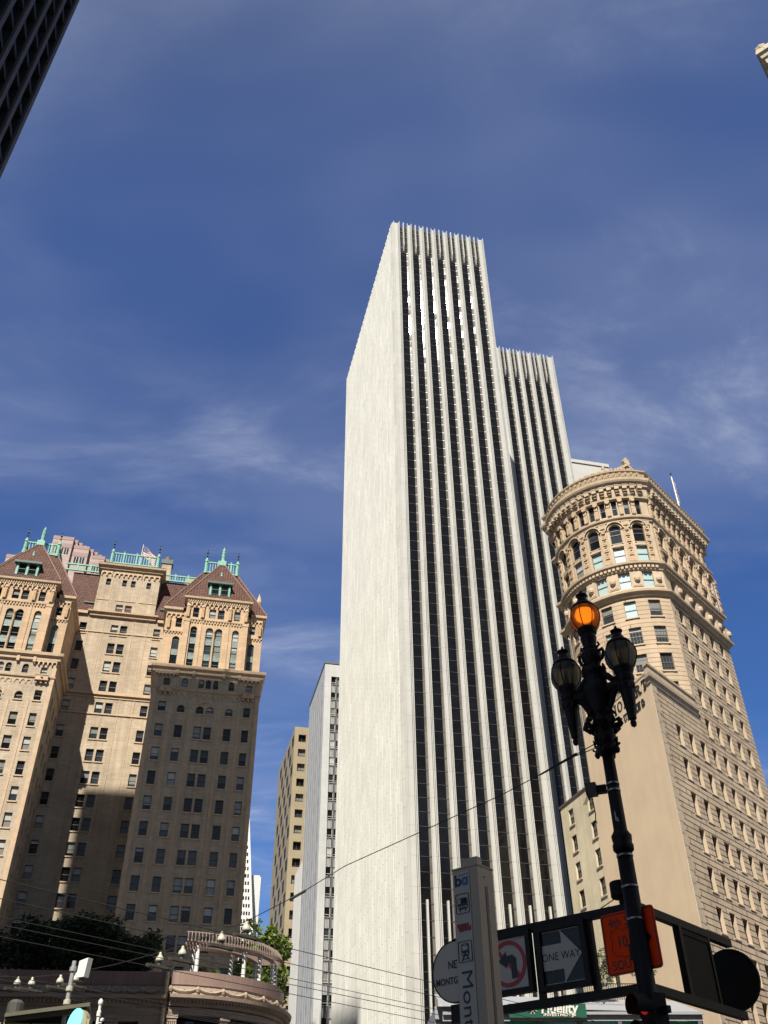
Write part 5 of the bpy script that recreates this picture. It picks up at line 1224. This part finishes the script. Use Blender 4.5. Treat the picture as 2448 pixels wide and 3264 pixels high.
for a in (0, pi / 2, pi, 3 * pi / 2):
    c_, s_ = cos(a), sin(a); b.tube([(c_ * .1, s_ * .1, 7.22), (c_ * .2, s_ * .2, 7.22), (c_ * .23, s_ * .23, 7.25)], [.014, .014, .02], 6); b.lathe([(0, 7.09), (.035, 7.12), (.045, 7.16), (.03, 7.2), (0, 7.22)], c_ * .17, s_ * .17, 7)
b.build('capital', ['lamp_iron'], lamp)
AR = .505
b = MB()
b.tube([(-AR, 0, 8.21), (-AR * .7, 0, 8.17), (-.2, 0, 8.14), (0, 0, 8.16), (.2, 0, 8.14), (AR * .7, 0, 8.17), (AR, 0, 8.21)], [.085, .075, .10, .14, .10, .075, .085], 10)
for s in (-1, 1):
    b.tube([(s * .12, 0, 8.44), (s * .22, 0, 8.36), (s * .30, 0, 8.27), (s * .40, 0, 8.27)], [.06, .055, .05, .03], 8)
    b.tube([(s * .10, 0, 7.74), (s * .2, 0, 7.9), (s * .27, 0, 8.06), (s * .38, 0, 8.12)], [.04, .05, .06, .03], 8)
b.build('cross_arm', ['lamp_iron'], lamp)
for s in (-1, 1):                                         # arm ends: cup under the globe and a long tapered pendant
    b = MB(); b.lathe([(0, 7.40), (.04, 7.43), (.048, 7.48), (.036, 7.52), (.06, 7.54), (.066, 7.62), (.085, 7.75), (.108, 7.95), (.118, 8.02), (.125, 8.05), (.135, 8.1), (.12, 8.14), (.14, 8.18), (.145, 8.24), (.13, 8.28), (.15, 8.33), (.145, 8.38), (.12, 8.41)], s * AR, 0, 14)
    for k in range(8): a = k * pi / 4; b.box(s * AR + cos(a) * .12 - .015, s * AR + cos(a) * .12 + .015, sin(a) * .12 - .015, sin(a) * .12 + .015, 8.02, 8.12)
    b.build('pendant', ['lamp_iron'], lamp)
b = MB(); b.smooth = False                                # baluster stem carrying the middle globe
b.lathe([(.13, 8.5), (.17, 8.52), (.16, 8.56), (.11, 8.62), (.13, 8.66), (.16, 8.74), (.16, 8.84), (.12, 8.90), (.13, 8.93), (.105, 8.97), (.12, 9.05), (.135, 9.12), (.12, 9.18), (.15, 9.21), (.145, 9.25), (.11, 9.27)], 0, 0, 16)
for a in (0, pi):
    c_ = cos(a); b.tube([(c_ * .14, 0, 8.84), (c_ * .21, 0, 8.86), (c_ * .225, 0, 8.79), (c_ * .19, 0, 8.70), (c_ * .14, 0, 8.68)], [.03, .028, .03, .028, .03], 7); b.tube([(c_ * .12, 0, 8.92), (c_ * .17, 0, 8.95), (c_ * .15, 0, 9.0)], .02, 6)
for k in range(6): a = k * pi / 3; b.tube([(cos(a) * .13, sin(a) * .13, 8.52), (cos(a) * .20, sin(a) * .20, 8.50), (cos(a) * .17, sin(a) * .17, 8.60)], [.025, .03, .02], 6)
b.build('stem', ['lamp_iron'], lamp)
def globe(x, z0, mat, lit):
    """acorn globe: z0 is the cup rim"""
    b = MB(); b.smooth = True
    gp = [(.11, 0), (.165, .05), (.208, .11), (.24, .19), (.25, .27), (.236, .35), (.203, .42), (.165, .46)]
    b.lathe([(r, z0 + z) for r, z in gp], x, 0, 24); g = b.build('globe', [mat], lamp)
    b = MB()
    for k in range(8):
        a = k * pi / 4 + .2; b.tube([(x + (r + .008) * cos(a), (r + .008) * sin(a), z0 + z) for r, z in gp], .0085, 5)
    b.lathe([(.14, z0 - .03), (.16, z0), (.155, z0 + .05), (.14, z0 + .055)], x, 0, 18)
    b.build('rib', ['lamp_iron'], g)
    b = MB(); b.smooth = False
    b.lathe([(.165, z0 + .44), (.192, z0 + .455), (.196, z0 + .475), (.175, z0 + .50), (.12, z0 + .55), (.085, z0 + .61), (.07, z0 + .66), (.062, z0 + .675), (.095, z0 + .69), (.10, z0 + .705), (.06, z0 + .725), (.03, z0 + .735), (.014, z0 + .75), (.024, z0 + .765), (.022, z0 + .78), (.01, z0 + .80), (0, z0 + .82)], x, 0, 18)
    b.build('hood', ['lamp_iron'], g)
    if lit: b = MB(); b.smooth = True; b.lathe([(0, z0 + .20), (.08, z0 + .21), (.135, z0 + .26), (.145, z0 + .33), (.12, z0 + .40), (0, z0 + .42)], x, 0, 16); b.build('bulb', ['lamp_glow'], g)
    else: b = MB(); b.smooth = True; b.lathe([(0, z0 + .05), (.03, z0 + .06), (.035, z0 + .2), (.02, z0 + .34), (0, z0 + .36)], x, 0, 10); b.build('bulb', ['globe_smoked'], g)
globe(0, 9.25, 'globe_amber', True); globe(-AR, 8.36, 'globe_smoked', False); globe(AR, 8.36, 'globe_smoked', False)
# small grey junction box strapped to the pole with a hanging cable
jb = thing('junction_box', 'small grey box with a dangling cable strapped to the lamp pole', 'junction box', (LX, LY, 6.6), R(-20))
b = MB(); b.box(-.40, -.24, -.09, .07, -.07, .10); b.T = None; b.build('box', ['insulator_base'], jb)
b = MB(); b.box(-.25, -.10, -.05, .05, -.05, .06); b.build('bracket', ['lamp_iron'], jb)
b = MB(); b.tube([(-.33, 0, -.07), (-.32, -.01, -.2), (-.315, 0, -.34), (-.33, .01, -.44), (-.37, .01, -.47)], .008, 6); b.tube([(-.33, .01, -.43), (-.31, 0, -.48)], .007, 5)
for k in range(3): b.tube([(-.36 - .02 * k, 0, -.07), (-.43 - .02 * k, 0, -.19)], .005, 5)
b.build('cable', ['wire'], jb)

# ================================================================== sign frame bracketed to the lamp pole
FX, FY = 3.42, 13.3
sf = thing('sign_frame', 'dark steel frame of two wings carrying the road signs behind the lamp pole', 'sign frame', (FX, FY, 0), R(-40.8))
def beam(x0, x1, y0, y1, z0, z1, nm='beam'): b = MB(); b.box(x0, x1, y0, y1, z0, z1); return b.build(nm, ['sign_frame_paint'], sf)
beam(-3.05, .0, -.05, .05, 4.94, 5.05); beam(-3.05, .0, -.05, .05, 3.93, 4.04)
beam(-.05, .05, .05, 2.98, 4.94, 5.05); beam(-.05, .05, .05, 3.0, 3.93, 4.04)
for x in (-1.64, -.76): beam(x - .045, x + .045, -.04, .04, 4.04, 4.94, 'post')
beam(-.06, .06, -.06, .06, 3.93, 5.20, 'post'); beam(-.10, .02, -.20, -.06, 4.3, 4.5, 'bracket'); beam(-.05, .05, 1.15, 1.24, 4.04, 4.94, 'post'); beam(-.05, .05, 2.1, 2.16, 4.04, 4.94, 'post')
beam(-3.17, -3.05, -.04, .04, 4.9, 5.06, 'post'); beam(-3.25, -3.0, -.05, .05, 3.9, 4.15, 'post')
def traffic(name, label, x, y, z, w, h, cat='traffic sign', rz=-40.8, group=None):
    t = thing(name, label, cat, (*frame((FX, FY), -40.8)(x, y)[:2], z), R(rz), group); return t
def board(t, w, h, mat, fr=True, th=.10, r=0.0):
    b = MB(); b.box(-w/2, w/2, -.012, 0, -h/2, h/2); b.build('panel', [mat], t)
    if fr:
        b = MB(); g = .075
        b.box(-w/2 - g, -w/2 - .002, -.055, .05, -h/2 - g, h/2 + g); b.box(w/2 + .002, w/2 + g, -.055, .05, -h/2 - g, h/2 + g); b.box(-w/2 - .002, w/2 + .002, -.055, .05, h/2 + .002, h/2 + g); b.box(-w/2 - .002, w/2 + .002, -.055, .05, -h/2 - g, -h/2 - .002); b.box(-w/2, w/2, .004, .05, -h/2, h/2); b.build('frame', ['sign_frame_paint'], t)
def bolts(t, pts, y=-.016):
    for x, z in pts:
        b = MB(); b.lathe([(0, -.004), (.010, -.003), (.012, .002)], 0, 0, 8); me = b.mesh('bolt', ['steel_band']); me.transform(Matrix.Rotation(pi / 2, 4, 'X')); link('bolt', me, t, (x, y, z))
def plate(t, name, poly, mat, y=-.016): b = MB(); b.plate(poly, y - .003, y + .002); return b.build(name, [mat], t)
ow = traffic('traffic_sign', 'black and white ONE WAY arrow sign in a dark frame', -1.19, -.075, 4.53, .68, .70)
board(ow, .66, .70, 'sign_black')
plate(ow, 'arrow', [(-.33, .165), (.0, .165), (.0, .335), (.315, 0), (.0, -.335), (.0, -.165), (-.33, -.165)], 'sign_white')
text('lettering', 'ONE WAY', .145, 'sign_black', ow, (-.03, -.021, 0), bold=.0, sx=.88, space=1.08)
for pl_ in ([(-.322, .343), (.322, .343), (.322, .335), (-.322, .335)], [(.322, .335), (.322, -.343), (.314, -.343), (.314, .335)], [(-.322, -.335), (.314, -.335), (.314, -.343), (-.322, -.343)]): plate(ow, 'border', pl_, 'sign_white', -.0155)
bolts(ow, [(0, .32), (.0, -.325)])
nl = traffic('traffic_sign', 'white no left turn sign with red circle and bent black arrow', -2.12, -.075, 4.555, .68, .68)
board(nl, .68, .68, 'sign_white')
cc = [(cos(2*pi*k/40), sin(2*pi*k/40)) for k in range(41)]
plate(nl, 'arrow', [(.14, -.20), (.14, .06), (.08, .115), (-.03, .105), (-.03, .17), (-.175, .045), (-.03, -.06), (-.03, .0), (.02, .01), (.045, -.015), (.045, -.205)], 'sign_black', -.0155)
b = MB()
for p, q in zip(cc, cc[1:]): b.plate([(p[0]*.31, p[1]*.31), (q[0]*.31, q[1]*.31), (q[0]*.255, q[1]*.255), (p[0]*.255, p[1]*.255)], -.0215, -.013)
d = .045; b.plate([(-.2-d*.5, .2-d*.5), (-.2+d*.5, .2+d*.5), (.2+d*.5, -.2+d*.5), (.2-d*.5, -.2-d*.5)], -.0145, -.0125); b.build('prohibition_ring', ['sign_red'], nl)
bolts(nl, [(.0, .325), (.0, -.325)])
def disc(t, r, mat, rim):
    b = MB(); b.plate([(r * cos(2*pi*k/40), r * sin(2*pi*k/40)) for k in range(40)], -.02, .02); b.build('panel', [mat], t)
    b = MB(); c_ = [(cos(2*pi*k/40), sin(2*pi*k/40)) for k in range(41)]
    for p, q in zip(c_, c_[1:]): b.plate([(p[0]*(r+.018), p[1]*(r+.018)), (q[0]*(r+.018), q[1]*(r+.018)), (q[0]*(r+.001), q[1]*(r+.001)), (p[0]*(r+.001), p[1]*(r+.001))], -.026, .026)
    b.build('rim', [rim], t)
d1 = traffic('street_sign', 'round white street name sign half hidden behind the station pylon', -3.14, -.03, 4.60, 0, 0, 'street sign')
disc(d1, .42, 'sign_white', 'sign_frame_paint')
text('lettering', 'NEW', .155, 'sign_black', d1, (.03, -.024, .09), bold=.002, fit=.30); text('lettering', 'MONTGOMERY', .135, 'sign_black', d1, (.03, -.024, -.13), bold=.002, fit=.80)
d2 = traffic('street_sign', 'round dark sign seen from its unlit side, hung at the end of the right wing', -.06, 2.95, 4.485, 0, 0, 'street sign')
disc(d2, .42, 'sign_back', 'sign_frame_paint')
bp_ = traffic('traffic_sign', 'blank dark back of a square sign panel in the right wing', 0.0, 1.67, 4.49, 0, 0, 'traffic sign', 49.2)
b = MB(); b.box(-.43, .50, -.03, .03, -.45, .44); b.build('panel', ['sign_back'], bp_)
b = MB(); b.box(-.47, .47, -.045, -.031, .36, .43); b.build('stiffener', ['sign_back'], bp_)
# orange detour sign strapped in front of the frame's corner, behind the pole
og = thing('detour_sign', 'orange 4th St US 101 SOUTH detour sign half hidden by the lamp pole', 'traffic sign', (3.275, 13.285, 4.555), R(-46))
def rrect(w, h, r, k=5):
    o_ = []
    for cx, cz, a0 in ((w/2 - r, h/2 - r, 0), (-w/2 + r, h/2 - r, 90), (-w/2 + r, -h/2 + r, 180), (w/2 - r, -h/2 + r, 270)):
        o_ += [(cx + r * cos(R(a0 + 90 * i / k)), cz + r * sin(R(a0 + 90 * i / k))) for i in range(k + 1)]
    return o_
def rring(t, name, w, h, r, th, mat, y=-.016, cx=0, cz=0):
    b = MB(); A = rrect(w, h, r); B = rrect(w - 2*th, h - 2*th, max(r - th, .004))
    for i in range(len(A)): j = (i + 1) % len(A); b.plate([(A[i][0]+cx, A[i][1]+cz), (A[j][0]+cx, A[j][1]+cz), (B[j][0]+cx, B[j][1]+cz), (B[i][0]+cx, B[i][1]+cz)], y - .003, y + .002)
    return b.build(name, [mat], t)
b = MB(); b.plate(rrect(.86, .78, .05), -.010, .0); b.build('panel', ['sign_orange'], og); rring(og, 'border', .83, .75, .045, .016, 'sign_black', -.013)
text('lettering', '4th St', .175, 'sign_black', og, (-.12, -.014, .255), sx=.92); text('lettering', 'SOUTH', .165, 'sign_black', og, (-.085, -.014, -.275), sx=.92, bold=.001)
sh = [(-.29,.17),(-.25,.155),(-.21,.175),(-.15,.185),(-.085,.15),(-.02,.185),(.04,.175),(.08,.155),(.12,.17),(.135,.10),(.115,.04),(.13,-.06),(.11,-.14),(.04,-.165),(-.02,-.17),(-.085,-.19),(-.15,-.17),(-.21,-.165),(-.28,-.14),(-.30,-.06),(-.285,.04),(-.305,.10)]
b = MB()
for i in range(len(sh)):
    p, q = Vector(sh[i]), Vector(sh[(i + 1) % len(sh)]); n_ = Vector((-(q - p).y, (q - p).x)).normalized() * .004; b.plate([(p - n_)[:], (q - n_)[:], (q + n_)[:], (p + n_)[:]], -.016, -.011)
b.build('shield', ['sign_black'], og)
text('lettering', '101', .21, 'sign_black', og, (-.085, -.014, 0.0), sx=.82, bold=.001)
plate(og, 'arrow', [(.10, .035), (.24, .035), (.24, .10), (.345, 0), (.24, -.10), (.24, -.035), (.10, -.035)], 'sign_black', -.013)
# canister on the frame corner
cn = thing('sensor_canister', 'black cylinder standing on the sign frame beside the pole', 'sensor', (*frame((FX, FY), -40.8)(-.17, 0)[:2], 5.05), R(-40.8))
b = MB(); b.lathe([(.06, 0), (.06, .08), (.15, .09), (.16, .11), (.16, .28), (.15, .30), (0, .31)], 0, 0, 18); b.build('housing', ['sign_back'], cn)
b = MB(); b.tube([(-.10, -.02, .10), (-.2, -.05, .05), (-.34, -.05, .0)], .008, 5); b.build('cable', ['wire'], cn)
# traffic signal on the pole
ts = thing('traffic_signal', 'dark traffic signal showing a faint red light low on the lamp pole', 'traffic signal', (3.25, 12.88, 3.70), R(-66))
b = MB(); b.box(-.13, .13, -.02, .20, -.82, .14); b.build('housing', ['sign_back'], ts)
for k, (mt, z) in enumerate((('signal_red', 0), ('sign_back', -.30), ('sign_back', -.60))):
    b = MB(); b.lathe([(0, -.01), (.085, 0), (.1, .02)], 0, 0, 18); me = b.mesh('lens', [mt]); me.transform(Matrix.Rotation(pi / 2, 4, 'X')); link('lens', me, ts, (.0, -.03, z))
    b = MB(); 
    for i in range(16):
        a0, a1 = pi * (-.22 + 1.44 * i / 16), pi * (-.22 + 1.44 * (i + 1) / 16); r0, r1 = .135, .125
        b.plate([(r0*cos(a0), z + r0*sin(a0)), (r0*cos(a1), z + r0*sin(a1)), (r1*cos(a1), z + r1*sin(a1)), (r1*cos(a0), z + r1*sin(a0))], -.24, -.02)
    b.build('visor', ['sign_back'], ts)
b = MB(); b.box(-.02, .25, .10, .16, -.1, -.02); b.build('bracket', ['lamp_iron'], ts)

# ================================================================== station pylon
PX, PY = 0.83, 8.69
py = thing('station_pylon', 'tall beige station pylon with transit symbols and vertical station name', 'station sign', (PX, PY, 0), R(-40.8))
HP = 4.2
b = MB(); b.box(-.29, 0, .0, .24, 0, HP); b.build('body', ['pylon_enamel'], py)
b = MB(); b.box(-.30, .008, -.008, .248, HP, HP + .012); b.box(-.215, -.03, .04, .12, HP + .012, HP + .095); b.build('cap', ['pylon_enamel'], py)
b = MB(); b.box(-.278, -.095, -.006, -.0005, .3, HP - .03); b.build('panel', ['sign_white'], py)
b = MB(); b.box(.0005, .004, .105, .14, .3, HP - .17); b.build('slit', ['pylon_slit'], py)
b = MB(); b.lathe([(0, 0), (.008, .001), (.008, .004)], 0, 0, 8); me = b.mesh('bolt', ['sign_black']); me.transform(Matrix.Rotation(pi / 2, 4, 'Y')); link('bolt', me, py, (.001, .10, HP - .09))
XC = -.187
text('lettering', 'B A R T', .022, 'sign_black', py, (XC + .028, -.008, HP - .058), space=1.3)
def ba():
    # heavy b and a with round counters
    for nm, cx, mt, stem in (('b', XC - .038, 'sign_black', -1), ('a', XC + .036, 'sign_blue', 1)):
        b = MB(); z = HP - .118; c_ = [(cos(2*pi*k/24), sin(2*pi*k/24)) for k in range(25)]
        for p, q in zip(c_, c_[1:]): b.plate([(cx + p[0]*.037, z + p[1]*.037), (cx + q[0]*.037, z + q[1]*.037), (cx + q[0]*.017, z + q[1]*.017), (cx + p[0]*.017, z + p[1]*.017)], -.011, -.007)
        x = cx + stem * .027
        if stem < 0: b.plate([(x - .011, z - .037), (x + .009, z - .037), (x + .009, z + .066), (x - .011, z + .066)], -.0105, -.0065)
        else: b.plate([(x - .009, z - .037), (x + .011, z - .037), (x + .011, z + .037), (x - .009, z + .037)], -.0105, -.0065)
        b.build('emblem', [mt], py)
ba()
def sym(z, polys):
    rring(py, 'symbol_border', .152, .172, .014, .004, 'sign_black', -.009, XC, z)
    b = MB()
    for k, (pl, y) in enumerate(polys): b.plate([(XC + x, z + w) for x, w in pl], -.010 - .0012 * y, -.0065, 0 if y % 2 == 0 else 1)
    b.build('symbol', ['sign_black', 'sign_white'], py)
def off(poly, dx, dz): return [(x + dx, z + dz) for x, z in poly]
bus = [(rrect(.112, .098, .022), 0), ([(-.044, .038), (-.022, .042), (-.022, .0), (-.046, -.002)], 1), ([(-.012, .038), (.047, .038), (.047, .002), (-.012, .0)], 0), (off(rrect(.016, .016, .008), -.04, -.03), 1), (off(rrect(.016, .016, .008), .04, -.03), 1), ([(-.025, -.026), (.025, -.026), (.025, -.032), (-.025, -.032)], 1),
       ([(-.036, -.044), (-.024, -.044), (-.024, -.068), (-.036, -.068)], 0), ([(.024, -.044), (.036, -.044), (.036, -.068), (.024, -.068)], 0)]
sym(HP - .31, bus)
tr = [(off(rrect(.082, .105, .022), 0, .014), 0), (off(rrect(.058, .036, .006), 0, .028), 1), (off(rrect(.03, .008, .003), 0, .058), 1), (off(rrect(.014, .014, .006), -.022, -.020), 1), (off(rrect(.014, .014, .006), .022, -.020), 1),
      ([(-.022, -.036), (-.008, -.036), (-.034, -.074), (-.046, -.074)], 0), ([(.008, -.036), (.022, -.036), (.046, -.074), (.034, -.074)], 0), ([(-.032, -.058), (.032, -.058), (.032, -.064), (-.032, -.064)], 0)]
sym(HP - .715, tr)
# wavy red letters
wv = MB(); zc_ = HP - .515; hh_ = .031; xs = [-.066 + i * .0165 for i in range(9)]; path = []
for i in range(8):
    x0, x1 = xs[i], xs[i + 1]; up = 1 if i % 2 == 0 else -1; c = (x0 + x1) / 2; r = (x1 - x0) / 2
    path.append((x0, zc_ - up * 0.0))
    for k in range(7): a = pi - pi * k / 6; path.append((c + r * cos(a), zc_ + up * (hh_ - r + r * sin(a))))
path.append((xs[-1], zc_))
wv.tube([(XC + x, -.008, z) for x, z in path], .0052, 6); wv.box(XC + .068, XC + .078, -.011, -.006, zc_ - .03, zc_ + .012); wv.build('emblem', ['sign_red'], py)
text('lettering', 'Montgomery', .165, 'sign_black', py, (XC + .0, -.008, HP - .875), bold=-.0008, rot=pi / 2, left=True, fit=1.08)

# ================================================================== overhead wires
def atN(t, dz=0): return Vector((3.3 - .757 * t, 13.2 + .653 * t))
sp = thing('span_wire', 'long sagging cable from the lamp pole to the lower left carrying insulators', 'cable', (0, 0, 0))
pts = [(0.08, 7.30), (.5, 7.27), (1.9, 7.02), (3.6, 6.81), (5.37, 6.60), (6.5, 6.33), (7.9, 6.10), (8.6, 6.03), (9.8, 5.95), (10.5, 5.93), (12, 5.92), (13.4, 5.96), (14.05, 6.0), (15.2, 6.1), (15.9, 6.19), (16.8, 6.32), (19.0, 6.6), (22, 7.1)]
b = MB(); b.tube([(*atN(t), z) for t, z in pts], .0075, 6); b.build('cable', ['wire'], sp)
b = MB(); b.tube([(*atN(6.35), 6.36), (*atN(6.75), 6.28)], .026, 8); b.build('strain_clamp', ['insulator_base'], sp)
b = MB(); b.tube([(*atN(.45), 7.30), (*atN(1.15), 7.15)], [.024, .014], 8); b.tube([(*atN(.1), 7.37), (*atN(.9), 7.2)], .008, 5); b.build('turnbuckle', ['wire'], sp)
mv = Vector((cos(R(MK)), sin(R(MK))))
def wire_along(t, z, dm, nm, label, s0=-26, s1=110, slack=.0):
    p = atN(t); b = MB(); b.tube([(*(p + mv * s), z + slack * (s / 60) ** 2) for s in (s0, -8, 0, 15, 40, s1)], .0075, 5)
    o = b.build(nm, ['wire']); tag(o, label, 'wire', 'trolley wires over the street')
INS = [(7.9, 6.02), (8.6, 5.95), (9.76, 5.87), (10.47, 5.86), (13.42, 5.88), (14.04, 5.92), (15.23, 6.03), (15.87, 6.12)]
order = ['rightmost', 'second from the right', 'third from the right', 'fourth from the right', 'fourth from the left', 'third from the left', 'second from the left', 'leftmost']
proto = thing('insulator', 'rightmost white bell insulator on the sagging cable, against the blue gap', 'insulator', (0, 0, 0), R(-40.8), 'bell insulators on the span cable')
b = MB(); b.smooth = True; b.lathe([(0, .10), (.022, .09), (.035, .06), (.03, .045), (.04, .03), (.068, -.0), (.082, -.05), (.078, -.075), (.04, -.09)], 0, 0, 14); b.build('bell', ['ceramic'], proto)
b = MB(); b.lathe([(.045, -.09), (.045, -.16), (.02, -.18)], 0, 0, 10); b.box(-.05, .05, -.26, .26, -.20, -.155); b.box(-.03, .03, -.30, -.22, -.215, -.15); b.box(-.03, .03, .22, .30, -.215, -.15); b.build('hanger', ['insulator_base'], proto)
for i, (t, z) in enumerate(INS):
    o = proto if i == 0 else copy_tree(proto)
    p = atN(t); o.location = (p.x, p.y, z - .02)
    o['label'] = f'white bell insulator on the sagging cable, {order[i]} of the eight'
    wire_along(t, z - .22, 0, 'trolley_wire', f'thin trolley wire crossing the picture below the insulator {order[i]} of eight')
for k, (t, z) in enumerate(((11.6, 6.25), (17.5, 6.3))):
    wire_along(t, z, 0, 'feeder_wire', ('thin plain wire between the two groups of trolley wires', 'thin plain wire beyond the leftmost insulator')[k])

# ================================================================== kiosk, poles and lit oval at lower left
ks = thing('kiosk', 'old street kiosk with a dark eave and chimney at the bottom left', 'kiosk', (-7.0, 20.85, 0), R(14))
b = MB(); b.box(-.95, .65, 0, 1.6, 0, 4.80); b.build('wall', ['kiosk_cream'], ks)
b = MB(); b.plate([(-.75, 4.86), (.85, 5.10), (.85, 5.17), (-.75, 4.93)], -.25, 1.8); b.plate([(-.75, 4.79), (.80, 5.02), (.80, 5.09), (-.75, 4.85)], -.15, 1.7); b.build('roof', ['kiosk_green'], ks)
for x in (-.55, .0): b = MB(); b.box(x - .22, x + .26, -.03, .0, 3.6, 4.72); b.box(x - .26, x - .22, -.06, 0, 3.6, 4.8); b.build('window', ['glass_dark', 'kiosk_green'], ks)
b = MB(); b.lathe([(.05, 4.6), (.07, 4.95), (.10, 4.96)], -.62, .1, 10, 0); b.lathe([(.16, 4.98), (.16, 5.16), (.10, 5.22), (0, 5.24)], -.62, .1, 14, 1); b.build('chimney', ['kiosk_cream', 'insulator_base'], ks)
p0_ = (-6.64, 20.97)
gp_ = thing('utility_pole', 'thin grey steel pole with straps in front of the bank', 'pole', (*p0_, 0))
b = MB(); b.tube([(0, 0, 0), (0, 0, 5.98)], .045, 10); b.build('shaft', ['galvanised'], gp_)
for z in (5.82, 5.45, 5.2): b = MB(); b.lathe([(.05, z - .05), (.075, z - .04), (.075, z + .04), (.05, z + .05)], 0, 0, 10); b.build('strap', ['ceramic' if z < 5.6 else 'galvanised'], gp_)
b = MB(); b.box(-.02, .16, -.04, .04, 4.95, 5.02); b.build('arm', ['galvanised'], gp_)
an = thing('antenna_panel', 'white box panel mounted near the top of the thin grey pole', 'antenna', (-6.43, 20.98, 5.85), R(-28))
b = MB(); q = [(-.10, -.19), (.12, -.19), (.16, .17), (-.08, .13)]; b.plate(q, -.07, .07); b.build('housing', ['white_paint'], an)
b = MB(); b.box(-.05, .03, -.02, .10, -.26, -.19); b.box(-.26, -.1, .0, .03, .03, .06); b.build('mount', ['insulator_base'], an)
ov = thing('oval_sign', 'teal lit oval sign on a brown housing beside the kiosk', 'sign', (-6.2, 20.3, 4.72), R(-14))
b = MB(); b.plate([(.145 * cos(2*pi*k/32) , .26 * sin(2*pi*k/32)) for k in range(32)], -.03, .0); me = b.mesh('face', ['teal_light']); me.transform(Matrix.Rotation(R(14), 4, 'Y')); link('face', me, ov)
b = MB(); b.plate([(.05 + .2 * cos(2*pi*k/24), .24 * sin(2*pi*k/24)) for k in range(24)], .002, .16); b.box(.18, .30, .02, .14, -.3, .06); b.build('housing', ['kiosk_cream'], ov)
wp = thing('ornate_post', 'slim white post with ball knobs right of the oval sign', 'post', (-6.0, 21.16, 0))
b = MB(); b.lathe([(.03, 0), (.03, 4.95), (.045, 4.97), (.045, 5.05), (.03, 5.08), (.03, 5.16), (.05, 5.2), (.05, 5.25), (.02, 5.29), (0, 5.3)], 0, 0, 10); b.build('shaft', ['white_paint'], wp)
b = MB()
for z in (4.9, 4.75): b.lathe([(0, z - .045), (.04, z - .02), (.04, z + .02), (0, z + .045)], .09, 0, 8); b.box(.0, .09, -.01, .01, z - .06, z - .04)
b.build('knob', ['white_paint'], wp)
